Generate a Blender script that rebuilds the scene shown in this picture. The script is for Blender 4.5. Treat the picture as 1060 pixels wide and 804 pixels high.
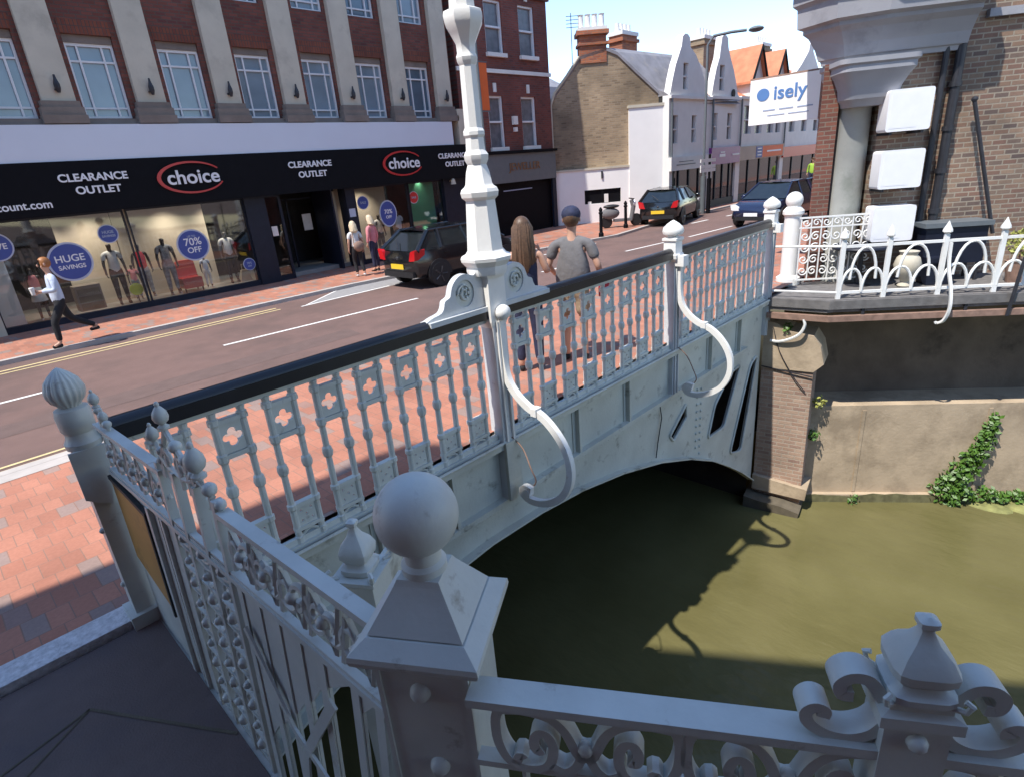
import bpy, bmesh, math, random
from mathutils import Vector, Matrix
from mathutils.geometry import tessellate_polygon
random.seed(7)
for o in list(bpy.data.objects): bpy.data.objects.remove(o)
scene = bpy.context.scene
C = scene.collection
PI = math.pi

# ---------------------------------------------------------------- camera
cd = bpy.data.cameras.new('camera'); cam = bpy.data.objects.new('camera', cd); C.objects.link(cam)
P0 = (530., 402.); VZ = (667., 1970.); VS = (1150., 121.)
foc = math.sqrt(-((VZ[0]-P0[0])*(VS[0]-P0[0]) + (VZ[1]-P0[1])*(VS[1]-P0[1])))
zc = -Vector((VZ[0]-P0[0], VZ[1]-P0[1], foc)).normalized()
xc = Vector((VS[0]-P0[0], VS[1]-P0[1], foc)).normalized()
yc = zc.cross(xc)
right = Vector((xc[0], yc[0], zc[0])); down = Vector((xc[1], yc[1], zc[1])); fwd = Vector((xc[2], yc[2], zc[2]))
m = Matrix((( right[0], -down[0], -fwd[0], 0), (right[1], -down[1], -fwd[1], 0), (right[2], -down[2], -fwd[2], 2.6), (0, 0, 0, 1)))
cam.matrix_world = m
cd.sensor_fit = 'HORIZONTAL'; cd.sensor_width = 36; cd.lens = 36*foc/1060
cd.clip_start = .05; cd.clip_end = 2000
scene.camera = cam

# ---------------------------------------------------------------- light
sd = Vector((.57, -.06, -1)).normalized()          # direction the sunlight travels
w = bpy.data.worlds.new('World'); scene.world = w; w.use_nodes = True
nt = w.node_tree; nt.nodes.clear()
sky = nt.nodes.new('ShaderNodeTexSky'); sky.sky_type = 'NISHITA'; sky.sun_disc = False
to = -sd
sky.sun_elevation = math.asin(to.z); sky.sun_rotation = math.atan2(to.x, to.y)
sky.air_density = 1.0; sky.dust_density = .0; sky.ozone_density = 2.0; sky.altitude = 600
bg = nt.nodes.new('ShaderNodeBackground'); bg.inputs[1].default_value = .15
wo = nt.nodes.new('ShaderNodeOutputWorld')
nt.links.new(sky.outputs[0], bg.inputs[0]); nt.links.new(bg.outputs[0], wo.inputs[0])
ld = bpy.data.lights.new('sun', 'SUN'); ld.energy = 2.9; ld.angle = math.radians(.55); ld.color = (1, .95, .87)
sun = bpy.data.objects.new('sun', ld); C.objects.link(sun)
sun.rotation_euler = sd.to_track_quat('-Z', 'Y').to_euler(); sun.location = (-20, 2, 40)
scene.view_settings.view_transform = 'Standard'; scene.view_settings.look = 'None'
scene.view_settings.exposure = 1.18; scene.view_settings.gamma = 1
scene.view_settings.use_curve_mapping = False

# ---------------------------------------------------------------- materials
def mat(name, col, rough=.6, metal=0, var=.12, vscale=6, bump=0, bscale=60, dirt=None, dscale=1.5, dth=.62, spec=.5):
    m = bpy.data.materials.new(name); m.use_nodes = True
    n = m.node_tree.nodes; l = m.node_tree.links; b = n['Principled BSDF']
    b.inputs['Roughness'].default_value = rough; b.inputs['Metallic'].default_value = metal
    b.inputs['Specular IOR Level'].default_value = spec
    g = n.new('ShaderNodeNewGeometry')
    t = n.new('ShaderNodeTexNoise'); t.inputs['Scale'].default_value = vscale; t.inputs['Detail'].default_value = 6
    l.new(g.outputs['Position'], t.inputs['Vector'])
    r = n.new('ShaderNodeMapRange'); r.inputs[1].default_value = .25; r.inputs[2].default_value = .75
    r.inputs[3].default_value = 1-var; r.inputs[4].default_value = 1+var
    l.new(t.outputs[0], r.inputs[0])
    mx = n.new('ShaderNodeVectorMath'); mx.operation = 'SCALE'; mx.inputs[0].default_value = col[:3]
    l.new(r.outputs[0], mx.inputs['Scale'])
    out = mx.outputs[0]
    if dirt:
        t2 = n.new('ShaderNodeTexNoise'); t2.inputs['Scale'].default_value = dscale; t2.inputs['Detail'].default_value = 9; t2.inputs['Roughness'].default_value = .65
        l.new(g.outputs['Position'], t2.inputs['Vector'])
        r2 = n.new('ShaderNodeMapRange'); r2.inputs[1].default_value = dth-.08; r2.inputs[2].default_value = dth+.08
        l.new(t2.outputs[0], r2.inputs[0])
        q = n.new('ShaderNodeMix'); q.data_type = 'RGBA'
        l.new(r2.outputs[0], q.inputs[0]); l.new(out, q.inputs[6]); q.inputs[7].default_value = (*dirt, 1)
        out = q.outputs[2]
    l.new(out, b.inputs['Base Color'])
    if bump:
        t3 = n.new('ShaderNodeTexNoise'); t3.inputs['Scale'].default_value = bscale; t3.inputs['Detail'].default_value = 4
        l.new(g.outputs['Position'], t3.inputs['Vector'])
        bp = n.new('ShaderNodeBump'); bp.inputs['Strength'].default_value = bump; bp.inputs['Distance'].default_value = .01
        l.new(t3.outputs[0], bp.inputs['Height']); l.new(bp.outputs[0], b.inputs['Normal'])
    return m

def brick(name, cols, mortar, ud=(1, 0, 0), vd=(0, 0, 1), bw=.22, bh=.075, ms=.01, rough=.85, offset=.5, stain=.35, sscale=.7, bump=.3, sq=1):
    """cols: list of (pos,colour) for the per-brick tint"""
    m = bpy.data.materials.new(name); m.use_nodes = True
    n = m.node_tree.nodes; l = m.node_tree.links; b = n['Principled BSDF']; b.inputs['Roughness'].default_value = rough
    g = n.new('ShaderNodeNewGeometry')
    def dot(d):
        v = n.new('ShaderNodeVectorMath'); v.operation = 'DOT_PRODUCT'; v.inputs[1].default_value = d
        l.new(g.outputs['Position'], v.inputs[0]); return v.outputs['Value']
    cb = n.new('ShaderNodeCombineXYZ'); l.new(dot(ud), cb.inputs[0]); l.new(dot(vd), cb.inputs[1])
    t = n.new('ShaderNodeTexBrick'); l.new(cb.outputs[0], t.inputs['Vector'])
    t.inputs['Scale'].default_value = 1; t.inputs['Brick Width'].default_value = bw; t.inputs['Row Height'].default_value = bh
    t.inputs['Mortar Size'].default_value = ms; t.inputs['Mortar Smooth'].default_value = .2; t.offset = offset
    t.inputs['Color1'].default_value = (0, 0, 0, 1); t.inputs['Color2'].default_value = (1, 1, 1, 1); t.inputs['Mortar'].default_value = (.5, .5, .5, 1)
    cr = n.new('ShaderNodeValToRGB'); e = cr.color_ramp.elements
    while len(e) < len(cols): e.new(.5)
    for i, (p, c) in enumerate(cols): e[i].position = p; e[i].color = (*c, 1)
    l.new(t.outputs['Color'], cr.inputs[0])
    q = n.new('ShaderNodeMix'); q.data_type = 'RGBA'
    l.new(t.outputs['Fac'], q.inputs[0]); l.new(cr.outputs[0], q.inputs[6]); q.inputs[7].default_value = (*mortar, 1)
    ns = n.new('ShaderNodeTexNoise'); ns.inputs['Scale'].default_value = sscale; ns.inputs['Detail'].default_value = 8
    l.new(g.outputs['Position'], ns.inputs['Vector'])
    r = n.new('ShaderNodeMapRange'); r.inputs[1].default_value = .3; r.inputs[2].default_value = .7
    r.inputs[3].default_value = 1-stain; r.inputs[4].default_value = 1+stain*.5
    l.new(ns.outputs[0], r.inputs[0])
    n2 = n.new('ShaderNodeTexNoise'); n2.inputs['Scale'].default_value = 40; n2.inputs['Detail'].default_value = 3
    l.new(g.outputs['Position'], n2.inputs['Vector'])
    r3 = n.new('ShaderNodeMapRange'); r3.inputs[3].default_value = .82; r3.inputs[4].default_value = 1.18; l.new(n2.outputs[0], r3.inputs[0])
    mm = n.new('ShaderNodeMath'); mm.operation = 'MULTIPLY'; l.new(r.outputs[0], mm.inputs[0]); l.new(r3.outputs[0], mm.inputs[1])
    s = n.new('ShaderNodeVectorMath'); s.operation = 'SCALE'; l.new(q.outputs[2], s.inputs[0]); l.new(mm.outputs[0], s.inputs['Scale'])
    l.new(s.outputs[0], b.inputs['Base Color'])
    bp = n.new('ShaderNodeBump'); bp.inputs['Strength'].default_value = bump; bp.inputs['Distance'].default_value = .008; bp.invert = True
    l.new(t.outputs['Fac'], bp.inputs['Height']); l.new(bp.outputs[0], b.inputs['Normal'])
    return m

def glass(name, tint=(.8, .85, .9), refl=.25):
    m = bpy.data.materials.new(name); m.use_nodes = True
    n = m.node_tree.nodes; l = m.node_tree.links; n.remove(n['Principled BSDF'])
    tr = n.new('ShaderNodeBsdfTransparent'); tr.inputs[0].default_value = (*tint, 1)
    gl = n.new('ShaderNodeBsdfGlossy'); gl.inputs['Roughness'].default_value = .03
    fr = n.new('ShaderNodeFresnel'); fr.inputs[0].default_value = 1.5
    ns = n.new('ShaderNodeTexNoise'); ns.inputs['Scale'].default_value = .8
    g = n.new('ShaderNodeNewGeometry'); l.new(g.outputs['Position'], ns.inputs['Vector'])
    ad = n.new('ShaderNodeMath'); ad.operation = 'MULTIPLY_ADD'; l.new(ns.outputs[0], ad.inputs[0]); ad.inputs[1].default_value = refl; l.new(fr.outputs[0], ad.inputs[2])
    mx = n.new('ShaderNodeMixShader'); l.new(ad.outputs[0], mx.inputs[0]); l.new(tr.outputs[0], mx.inputs[1]); l.new(gl.outputs[0], mx.inputs[2])
    l.new(mx.outputs[0], n['Material Output'].inputs[0])
    return m

M = {}
M['iron'] = mat('grey_painted_iron', (.55, .575, .54), .45, var=.14, vscale=4, bump=.16, bscale=30, dirt=(.24, .22, .18), dscale=9, dth=.69)
M['iron_lit'] = mat('sunlit_painted_iron', (.56, .58, .59), .42, var=.08, vscale=5, bump=.25, bscale=45, dirt=(.2, .2, .19), dscale=7, dth=.74)  # paler copy of the grey iron, sunlight worked into its colour
M['girder'] = mat('grey_painted_girder', (.52, .53, .47), .5, var=.14, vscale=2.2, bump=.3, bscale=30, dirt=(.13, .12, .09), dscale=3.5, dth=.66)
M['white'] = mat('white_paint', (.78, .77, .74), .45, var=.05, vscale=6, bump=.12, dirt=(.42, .36, .28), dscale=6, dth=.74)
M['blackrail'] = mat('black_gloss_paint', (.012, .013, .018), .3, var=.2)
M['asphalt'] = mat('brown_asphalt', (.165, .100, .086), .88, var=.10, vscale=3, bump=.5, bscale=160, dirt=(.125, .08, .07), dscale=.6, dth=.55)
M['bay'] = mat('grey_bay_paving', (.27, .26, .26), .9, var=.12, vscale=9, bump=.3)
M['platform'] = mat('dark_purple_platform', (.125, .088, .08), .7, var=.12, vscale=8, bump=.35, bscale=90, dirt=(.095, .07, .072), dscale=2)
M['kerb'] = mat('kerb_stone', (.44, .40, .37), .8, var=.12, vscale=5, bump=.3)
M['linewhite'] = mat('road_paint_white', (.72, .70, .67), .7, var=.12, vscale=14)
M['lineyellow'] = mat('road_paint_yellow', (.62, .50, .26), .7, var=.15, vscale=14)
M['strip'] = mat('galvanised_tread', (.62, .61, .62), .4, metal=.2, var=.3, vscale=28, bump=.8, bscale=70)
M['rubber'] = mat('black_rubber', (.012, .012, .014), .6, var=.25, vscale=18)
M['pav'] = brick('pink_block_paving', [(0, (.38, .155, .10)), (.45, (.44, .19, .125)), (.80, (.35, .145, .095)), (.86, (.27, .19, .165)), (1, (.31, .21, .175))], (.26, .15, .11),
                 (1, 0, 0), (0, 1, 0), .135, .24, .004, .85, .5, .22, 1.1, .2)
M['shopbrick'] = brick('dark_red_brick', [(0, (.15, .045, .03)), (.6, (.22, .068, .048)), (1, (.12, .04, .034))], (.11, .075, .06), stain=.3)
M['jewbrick'] = brick('red_brick', [(0, (.17, .04, .028)), (.6, (.23, .06, .04)), (1, (.12, .035, .03))], (.13, .08, .07), stain=.3)
M['gablebrick'] = brick('brown_stock_brick', [(0, (.28, .20, .125)), (.5, (.36, .265, .165)), (1, (.21, .15, .095))], (.30, .24, .17), (.72, -.69, 0), (0, 0, 1), .24, .08, .012, stain=.5, sscale=.5)
M['riverbrick'] = brick('buff_brick', [(0, (.28, .18, .12)), (.35, (.22, .12, .09)), (.6, (.33, .22, .15)), (1, (.13, .09, .08))], (.36, .30, .23), (.58, -.82, 0), (0, 0, 1), .23, .085, .012, stain=.4, sscale=.9, bump=.6)
M['pierbrick'] = brick('weathered_pier_brick', [(0, (.40, .27, .205)), (.4, (.35, .225, .165)), (.7, (.44, .31, .23)), (1, (.30, .19, .15))], (.42, .34, .27), (.12, -1, 0), (0, 0, 1), .23, .08, .012, stain=.35, sscale=1.2, bump=.6)
M['orange'] = brick('orange_chimney_brick', [(0, (.50, .17, .07)), (.6, (.42, .13, .06)), (1, (.30, .10, .06))], (.3, .18, .12), stain=.3)
M['rooforange'] = mat('orange_roof_tile', (.55, .20, .10), .8, var=.2, vscale=3)
M['slate'] = mat('grey_slate', (.23, .22, .235), .7, var=.25, vscale=2.2, dirt=(.30, .27, .24), dscale=1.5)
M['stone'] = mat('beige_stone_pilaster', (.52, .475, .38), .8, var=.1, vscale=2, dirt=(.40, .36, .29), dscale=1.2, bump=.2)
M['darkstone'] = mat('weathered_stone_base', (.20, .165, .14), .85, var=.2, vscale=3, bump=.3)
M['entab'] = mat('grey_stone_entablature', (.31, .31, .335), .8, var=.1, vscale=1.5, dirt=(.23, .23, .25), dscale=1.6, bump=.2)
M['colstone'] = mat('green_grey_column', (.31, .31, .285), .75, var=.12, vscale=2.5, dirt=(.22, .23, .2), dscale=2)
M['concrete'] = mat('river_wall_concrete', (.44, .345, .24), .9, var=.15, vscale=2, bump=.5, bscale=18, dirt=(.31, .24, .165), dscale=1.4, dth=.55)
M['shadewall'] = mat('shade_toned_concrete', (.17, .125, .085), .9, var=.3, vscale=2, bump=.5, bscale=18, dirt=(.08, .06, .042), dscale=1)  # river wall concrete, shade under the deck darkened into its colour
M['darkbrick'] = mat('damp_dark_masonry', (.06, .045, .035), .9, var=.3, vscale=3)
M['cream'] = mat('cream_render', (.74, .72, .68), .8, var=.06, vscale=2)
M['whiter'] = mat('white_render', (.82, .80, .78), .8, var=.03, vscale=2)
M['fasciawhite'] = mat('white_fascia_panel', (.62, .66, .74), .5, var=.03, vscale=1)
M['black'] = mat('black_fascia', (.004, .004, .006), .7, var=.2, spec=.15)
M['navy'] = mat('navy_frame', (.010, .013, .026), .5, var=.2, spec=.3)
M['dark'] = mat('dark_interior', (.02, .018, .018), .8, var=.4, vscale=4)
M['winframe'] = mat('white_window_frame', (.72, .73, .74), .5, var=.04)
M['winglass'] = mat('upper_window_glass', (.09, .14, .19), .06, var=.35, vscale=1.2, spec=.9)
M['winblue'] = mat('blue_blind_window', (.19, .26, .31), .12, var=.25, vscale=1, spec=.9)
M['curtain'] = mat('dull_net_curtain', (.13, .13, .145), .25, var=.3, vscale=5, spec=.8)
M['glass'] = glass('shop_glass', tint=(.93, .96, .97), refl=.03)
M['carglass'] = mat('car_glass', (.012, .016, .018), .05, var=.3, spec=.9)
M['beige'] = mat('beige_display_panel', (.50, .42, .33), .8, var=.1, vscale=1.5)
M['green'] = mat('green_display_panel', (.10, .38, .22), .7, var=.12, vscale=2)
M['floorshop'] = mat('pale_shop_floor', (.30, .29, .27), .5, var=.1)
M['blue'] = mat('blue_sticker', (.045, .075, .30), .5, var=.05)
M['pale'] = mat('pale_sticker_edge', (.45, .50, .62), .5, var=.04)
M['text'] = mat('white_lettering', (.75, .76, .78), .5, var=.02)
M['textdim'] = mat('dim_lettering', (.30, .36, .50), .5, var=.02)
M['red'] = mat('red_enamel', (.50, .03, .03), .4, var=.06)
M['gold'] = mat('brown_gilt_lettering', (.20, .10, .045), .4, var=.1)
M['greyfascia'] = mat('grey_fascia', (.12, .135, .145), .5, var=.08)
M['sign'] = mat('faded_yellow_board', (.46, .24, .045), .55, var=.18, vscale=3, dirt=(.17, .10, .03), dscale=3, dth=.60)
M['orangebanner'] = mat('orange_banner', (.75, .13, .02), .6, var=.05)
M['acwhite'] = mat('white_plastic', (.80, .79, .80), .4, var=.03)
M['pipe'] = mat('dark_cast_pipe', (.022, .022, .028), .5, var=.3)
M['deck'] = mat('grey_timber_fascia', (.15, .14, .135), .8, var=.25, vscale=8, bump=.3)
M['deckbrown'] = mat('rusty_brown_edge', (.26, .16, .12), .8, var=.3, vscale=9)
M['leaf'] = mat('ivy_leaf', (.07, .15, .022), .5, var=.5, vscale=9)
M['leafy'] = mat('yellow_green_leaf', (.28, .29, .07), .6, var=.35, vscale=9)
M['soil'] = mat('bank_mud', (.12, .10, .07), .9, var=.3, vscale=5, bump=.6)
M['ground'] = mat('ground_paving', (.25, .17, .14), .9, var=.1, vscale=1)
M['skin'] = mat('skin', (.52, .30, .21), .5, var=.05)
M['hair'] = mat('brown_hair', (.10, .055, .03), .5, var=.35, vscale=40)
M['gingerhair'] = mat('ginger_hair', (.33, .13, .04), .5, var=.25, vscale=40)
M['blondhair'] = mat('pale_blond_hair', (.62, .50, .34), .5, var=.15, vscale=40)
M['paleblue'] = mat('pale_blue_cotton', (.50, .56, .68), .8, var=.08, vscale=12, bump=1.0, bscale=16)
M['blackcloth'] = mat('black_cloth', (.012, .012, .015), .8, var=.3, vscale=15, bump=1.0, bscale=16)
M['navycloth'] = mat('navy_cloth', (.02, .025, .06), .8, var=.3, vscale=15, bump=1.0, bscale=16)
M['greytee'] = mat('grey_jersey', (.15, .145, .15), .85, var=.12, vscale=10, bump=1.0, bscale=16)
M['khaki'] = mat('khaki_cloth', (.33, .25, .17), .85, var=.15, vscale=10, bump=1.0, bscale=16)
M['pinkcloth'] = mat('pink_cloth', (.62, .22, .24), .8, var=.15, vscale=10, bump=1.0, bscale=16)
M['whitecloth'] = mat('white_cloth', (.70, .68, .66), .8, var=.08, vscale=10, bump=1.0, bscale=16)
M['redcloth'] = mat('red_cloth', (.42, .03, .05), .8, var=.15, vscale=10, bump=1.0, bscale=16)
M['mannequin'] = mat('dark_mannequin', (.05, .04, .04), .4, var=.2)
M['greycloth'] = mat('grey_stripe_cloth', (.24, .24, .26), .8, var=.4, vscale=14)
M['hivis'] = mat('hi_vis_cloth', (.30, .50, .05), .7, var=.05)
M['carblack'] = mat('black_car_paint', (.009, .010, .012), .14, var=.1, spec=.8)
M['carblue'] = mat('dark_blue_car_paint', (.012, .018, .05), .14, var=.1, spec=.8)
M['taillight'] = mat('red_tail_light', (.50, .01, .015), .15, var=.1)
M['lamplens'] = mat('clear_lamp_lens', (.75, .76, .78), .12, var=.05)
M['plate'] = mat('yellow_number_plate', (.78, .52, .03), .4, var=.05)
M['plateW'] = mat('white_number_plate', (.8, .8, .8), .4, var=.05)
M['rim'] = mat('grey_wheel_rim', (.08, .08, .085), .35, metal=.6, var=.2)
M['signwhite'] = mat('white_sign_panel', (.82, .82, .82), .4, var=.02)
M['signblue'] = mat('blue_sign_lettering', (.09, .20, .45), .4, var=.05)
M['purple'] = mat('purple_fascia', (.22, .03, .20), .4, var=.08)
M['lime'] = mat('lime_yellow', (.62, .65, .05), .6, var=.05)
def water():
    m = bpy.data.materials.new('murky_river_water'); m.use_nodes = True
    n = m.node_tree.nodes; l = m.node_tree.links; b = n['Principled BSDF']
    b.inputs['Roughness'].default_value = .07; b.inputs['IOR'].default_value = 1.33
    g = n.new('ShaderNodeNewGeometry'); t = n.new('ShaderNodeTexNoise'); t.inputs['Scale'].default_value = .7; t.inputs['Detail'].default_value = 7
    l.new(g.outputs['Position'], t.inputs['Vector'])
    cr = n.new('ShaderNodeValToRGB'); cr.color_ramp.elements[0].position = .3; cr.color_ramp.elements[0].color = (.112, .100, .040, 1)
    cr.color_ramp.elements[1].position = .75; cr.color_ramp.elements[1].color = (.150, .135, .058, 1)
    l.new(t.outputs[0], cr.inputs[0]); l.new(cr.outputs[0], b.inputs['Base Color'])
    t2 = n.new('ShaderNodeTexNoise'); t2.inputs['Scale'].default_value = 4; t2.inputs['Detail'].default_value = 8
    mp = n.new('ShaderNodeMapping'); mp.inputs['Scale'].default_value = (1, .45, 1); mp.inputs['Rotation'].default_value = (0, 0, .6)
    l.new(g.outputs['Position'], mp.inputs[0]); l.new(mp.outputs[0], t2.inputs['Vector'])
    bp = n.new('ShaderNodeBump'); bp.inputs['Strength'].default_value = .55; bp.inputs['Distance'].default_value = .05
    l.new(t2.outputs[0], bp.inputs['Height']); l.new(bp.outputs[0], b.inputs['Normal'])
    return m
M['water'] = water()

# ---------------------------------------------------------------- mesh helpers
OFF = {}
class MB:
    def __init__(s): s.v = []; s.f = []
    def add(s, vs, fs, mtx=None):
        b = len(s.v)
        s.v += [(mtx @ Vector(v)) if mtx is not None else Vector(v) for v in vs]
        s.f += [tuple(i+b for i in f) for f in fs]
        return s
    def box(s, x0, y0, z0, x1, y1, z1, mtx=None):
        if x0 > x1: x0, x1 = x1, x0
        if y0 > y1: y0, y1 = y1, y0
        if z0 > z1: z0, z1 = z1, z0
        return s.add([(x0, y0, z0), (x1, y0, z0), (x1, y1, z0), (x0, y1, z0), (x0, y0, z1), (x1, y0, z1), (x1, y1, z1), (x0, y1, z1)],
                     [(0, 3, 2, 1), (4, 5, 6, 7), (0, 1, 5, 4), (1, 2, 6, 5), (2, 3, 7, 6), (3, 0, 4, 7)], mtx)
    def lathe(s, prof, n=16, mtx=None, flute=0, nf=8, phase=0, closed=True):
        vs = []; fs = []
        for r, z in prof:
            for k in range(n):
                a = 2*PI*k/n+phase; rr = r*(1+(flute*abs(math.sin(nf*a/2)) if flute else 0))
                vs.append((rr*math.cos(a), rr*math.sin(a), z))
        for i in range(len(prof)-1):
            for k in range(n):
                k2 = (k+1) % n
                fs.append((i*n+k, i*n+k2, (i+1)*n+k2, (i+1)*n+k))
        if closed:
            fs.append(tuple(range(n-1, -1, -1))); fs.append(tuple((len(prof)-1)*n+k for k in range(n)))
        return s.add(vs, fs, mtx)
    def tube(s, pts, r, n=8, flat=None, up=None, cap=True):
        """sweep; r float or list; flat=(a,b) gives a rectangular bar of half sizes"""
        pts = [Vector(p) for p in pts]; N = len(pts); vs = []; fs = []
        ref = Vector(up) if up else None
        prev = None
        for i, p in enumerate(pts):
            d = (pts[min(i+1, N-1)]-pts[max(i-1, 0)]).normalized()
            if ref is not None: u = ref - d*ref.dot(d); u = u.normalized() if u.length > 1e-5 else d.orthogonal().normalized()
            elif prev is None: u = d.orthogonal().normalized()
            else: u = (prev - d*prev.dot(d)).normalized()
            prev = u; w = d.cross(u); rr = r[i] if isinstance(r, (list, tuple)) else r
            if flat:
                sc = rr if rr else 1
                for a, b in ((-1, -1), (1, -1), (1, 1), (-1, 1)): vs.append(p+u*a*flat[0]*sc+w*b*flat[1]*sc)
            else:
                for k in range(n): a = 2*PI*k/n; vs.append(p+u*math.cos(a)*rr+w*math.sin(a)*rr)
        n = 4 if flat else n
        for i in range(N-1):
            for k in range(n):
                k2 = (k+1) % n; fs.append((i*n+k, i*n+k2, (i+1)*n+k2, (i+1)*n+k))
        if cap: fs.append(tuple(range(n-1, -1, -1))); fs.append(tuple((N-1)*n+k for k in range(n)))
        return s.add(vs, fs)
    def cyl(s, a, b, r, r2=None, n=12): return s.tube([a, b], [r, r if r2 is None else r2], n)
    def sphere(s, c, r, n=14, m_=9, sc=(1, 1, 1), mtx=None):
        vs = []; fs = []
        for i in range(1, m_):
            t = PI*i/m_
            for k in range(n): a = 2*PI*k/n; vs.append((c[0]+r*sc[0]*math.sin(t)*math.cos(a), c[1]+r*sc[1]*math.sin(t)*math.sin(a), c[2]+r*sc[2]*math.cos(t)))
        T = len(vs); vs.append((c[0], c[1], c[2]+r*sc[2])); B = len(vs); vs.append((c[0], c[1], c[2]-r*sc[2]))
        for i in range(m_-2):
            for k in range(n): k2 = (k+1) % n; fs.append((i*n+k, (i+1)*n+k, (i+1)*n+k2, i*n+k2))
        for k in range(n): fs.append((T, k, (k+1) % n)); fs.append((B, (m_-2)*n+(k+1) % n, (m_-2)*n+k))
        return s.add(vs, fs, mtx)
    def prism(s, outer, F, d0, d1, holes=()):
        """2D polygon (u,v) with holes, mapped by F(u,d,v), thickness d0..d1"""
        loops = [list(outer)]+[list(h) for h in holes]
        tr = tessellate_polygon([[Vector((a, b, 0)) for a, b in L] for L in loops])
        flat = [p for L in loops for p in L]; n = len(flat)
        vs = [F(a, d0, b) for a, b in flat]+[F(a, d1, b) for a, b in flat]
        fs = []
        for t in tr: fs.append((t[0], t[1], t[2])); fs.append((t[2]+n, t[1]+n, t[0]+n))
        o = 0
        for L in loops:
            k = len(L)
            for i in range(k): j = (i+1) % k; fs.append((o+i, o+j, o+j+n, o+i+n))
            o += k
        return s.add(vs, fs)
    def quad(s, a, b, c, d): return s.add([a, b, c, d], [(0, 1, 2, 3)])
    def build(s, name, m_, parent=None, smooth=False, ang=.7, kind=None, mods=None):
        me = bpy.data.meshes.new(name)
        off = Vector((0, 0, 0)); p = parent
        while p is not None:
            if p.name in OFF: off = OFF[p.name]; break
            p = p.parent
        me.from_pydata([tuple(v-off) for v in s.v], [], s.f); me.validate()
        bm = bmesh.new(); bm.from_mesh(me); bmesh.ops.recalc_face_normals(bm, faces=bm.faces); bm.to_mesh(me); bm.free()
        if smooth:
            me.polygons.foreach_set('use_smooth', [True]*len(me.polygons)); me.set_sharp_from_angle(angle=ang)
        me.materials.append(m_ if not isinstance(m_, str) else M[m_])
        o = bpy.data.objects.new(name, me); C.objects.link(o); o.parent = parent
        if kind: o['kind'] = kind
        return o
def thing(name, label, cat, loc=(0, 0, 0), rz=0, group=None, world=True):
    o = bpy.data.objects.new(name, None); C.objects.link(o); o.empty_display_size = .2
    o.location = loc; o.rotation_euler = (0, 0, rz); o['label'] = label; o['category'] = cat
    if group: o['group'] = group
    if world and rz == 0: OFF[o.name] = Vector(loc)
    return o
def tag(o, label, cat, group=None):
    o['label'] = label; o['category'] = cat
    if group: o['group'] = group
    return o
def dup(root, loc, rz=None, label=None, parent=None):
    r = root.copy(); C.objects.link(r)
    if parent is None:
        r.location = loc
        if rz is not None: r.rotation_euler = (0, 0, rz)
        if label: r['label'] = label
    else: r.parent = parent
    for ch in list(root.children): dup(ch, None, parent=r)
    return r
def text(s, size, mtx, m_, parent=None, name='lettering', ext=.008, align='CENTER', sx=1, bold=0):
    cu = bpy.data.curves.new('txt', 'FONT'); cu.body = s; cu.size = size; cu.extrude = ext; cu.align_x = align; cu.align_y = 'CENTER'; cu.offset = bold
    o = bpy.data.objects.new('txt', cu); C.objects.link(o)
    bpy.context.view_layer.update()
    dg = bpy.context.evaluated_depsgraph_get()
    me = bpy.data.meshes.new_from_object(o.evaluated_get(dg)); me.transform(Matrix.Diagonal((sx, 1, 1, 1)))
    off = Vector((0, 0, 0)); p = parent
    while p is not None:
        if p.name in OFF: off = OFF[p.name]; break
        p = p.parent
    me.transform(Matrix.Translation(-off) @ mtx)
    bpy.data.objects.remove(o); bpy.data.curves.remove(cu)
    me.materials.clear(); me.materials.append(M[m_]); me.name = name
    ob = bpy.data.objects.new(name, me); C.objects.link(ob); ob.parent = parent
    return ob
def frame(o, u, w=None):
    """F(u,d,z): o + u*U + d*W + z"""
    o = Vector(o); u = Vector(u).normalized(); w = Vector(w) if w is not None else Vector((u.y, -u.x, 0))
    return lambda a, d, z: o+u*a+w*d+Vector((0, 0, z))
def fbox(mb, F, u0, u1, d0, d1, z0, z1):
    vs = [F(u0, d0, z0), F(u1, d0, z0), F(u1, d1, z0), F(u0, d1, z0), F(u0, d0, z1), F(u1, d0, z1), F(u1, d1, z1), F(u0, d1, z1)]
    mb.add(vs, [(0, 3, 2, 1), (4, 5, 6, 7), (0, 1, 5, 4), (1, 2, 6, 5), (2, 3, 7, 6), (3, 0, 4, 7)])
def holed(mb, F, U0, U1, Z0, Z1, holes, depth, back=True):
    us = sorted(set([U0, U1]+[h[0] for h in holes]+[h[1] for h in holes])); zs = sorted(set([Z0, Z1]+[h[2] for h in holes]+[h[3] for h in holes]))
    for i in range(len(us)-1):
        for j in range(len(zs)-1):
            cu = (us[i]+us[i+1])/2; cz = (zs[j]+zs[j+1])/2
            if any(h[0] < cu < h[1] and h[2] < cz < h[3] for h in holes): continue
            for d in ((0, -depth) if back else (0,)):
                mb.quad(F(us[i], d, zs[j]), F(us[i+1], d, zs[j]), F(us[i+1], d, zs[j+1]), F(us[i], d, zs[j+1]))
    for a, b, c, e in list(holes)+[(U0, U1, Z0, Z1)]:
        for p, q in (((a, c), (b, c)), ((b, c), (b, e)), ((b, e), (a, e)), ((a, e), (a, c))):
            mb.quad(F(p[0], 0, p[1]), F(q[0], 0, q[1]), F(q[0], -depth, q[1]), F(p[0], -depth, p[1]))
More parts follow.
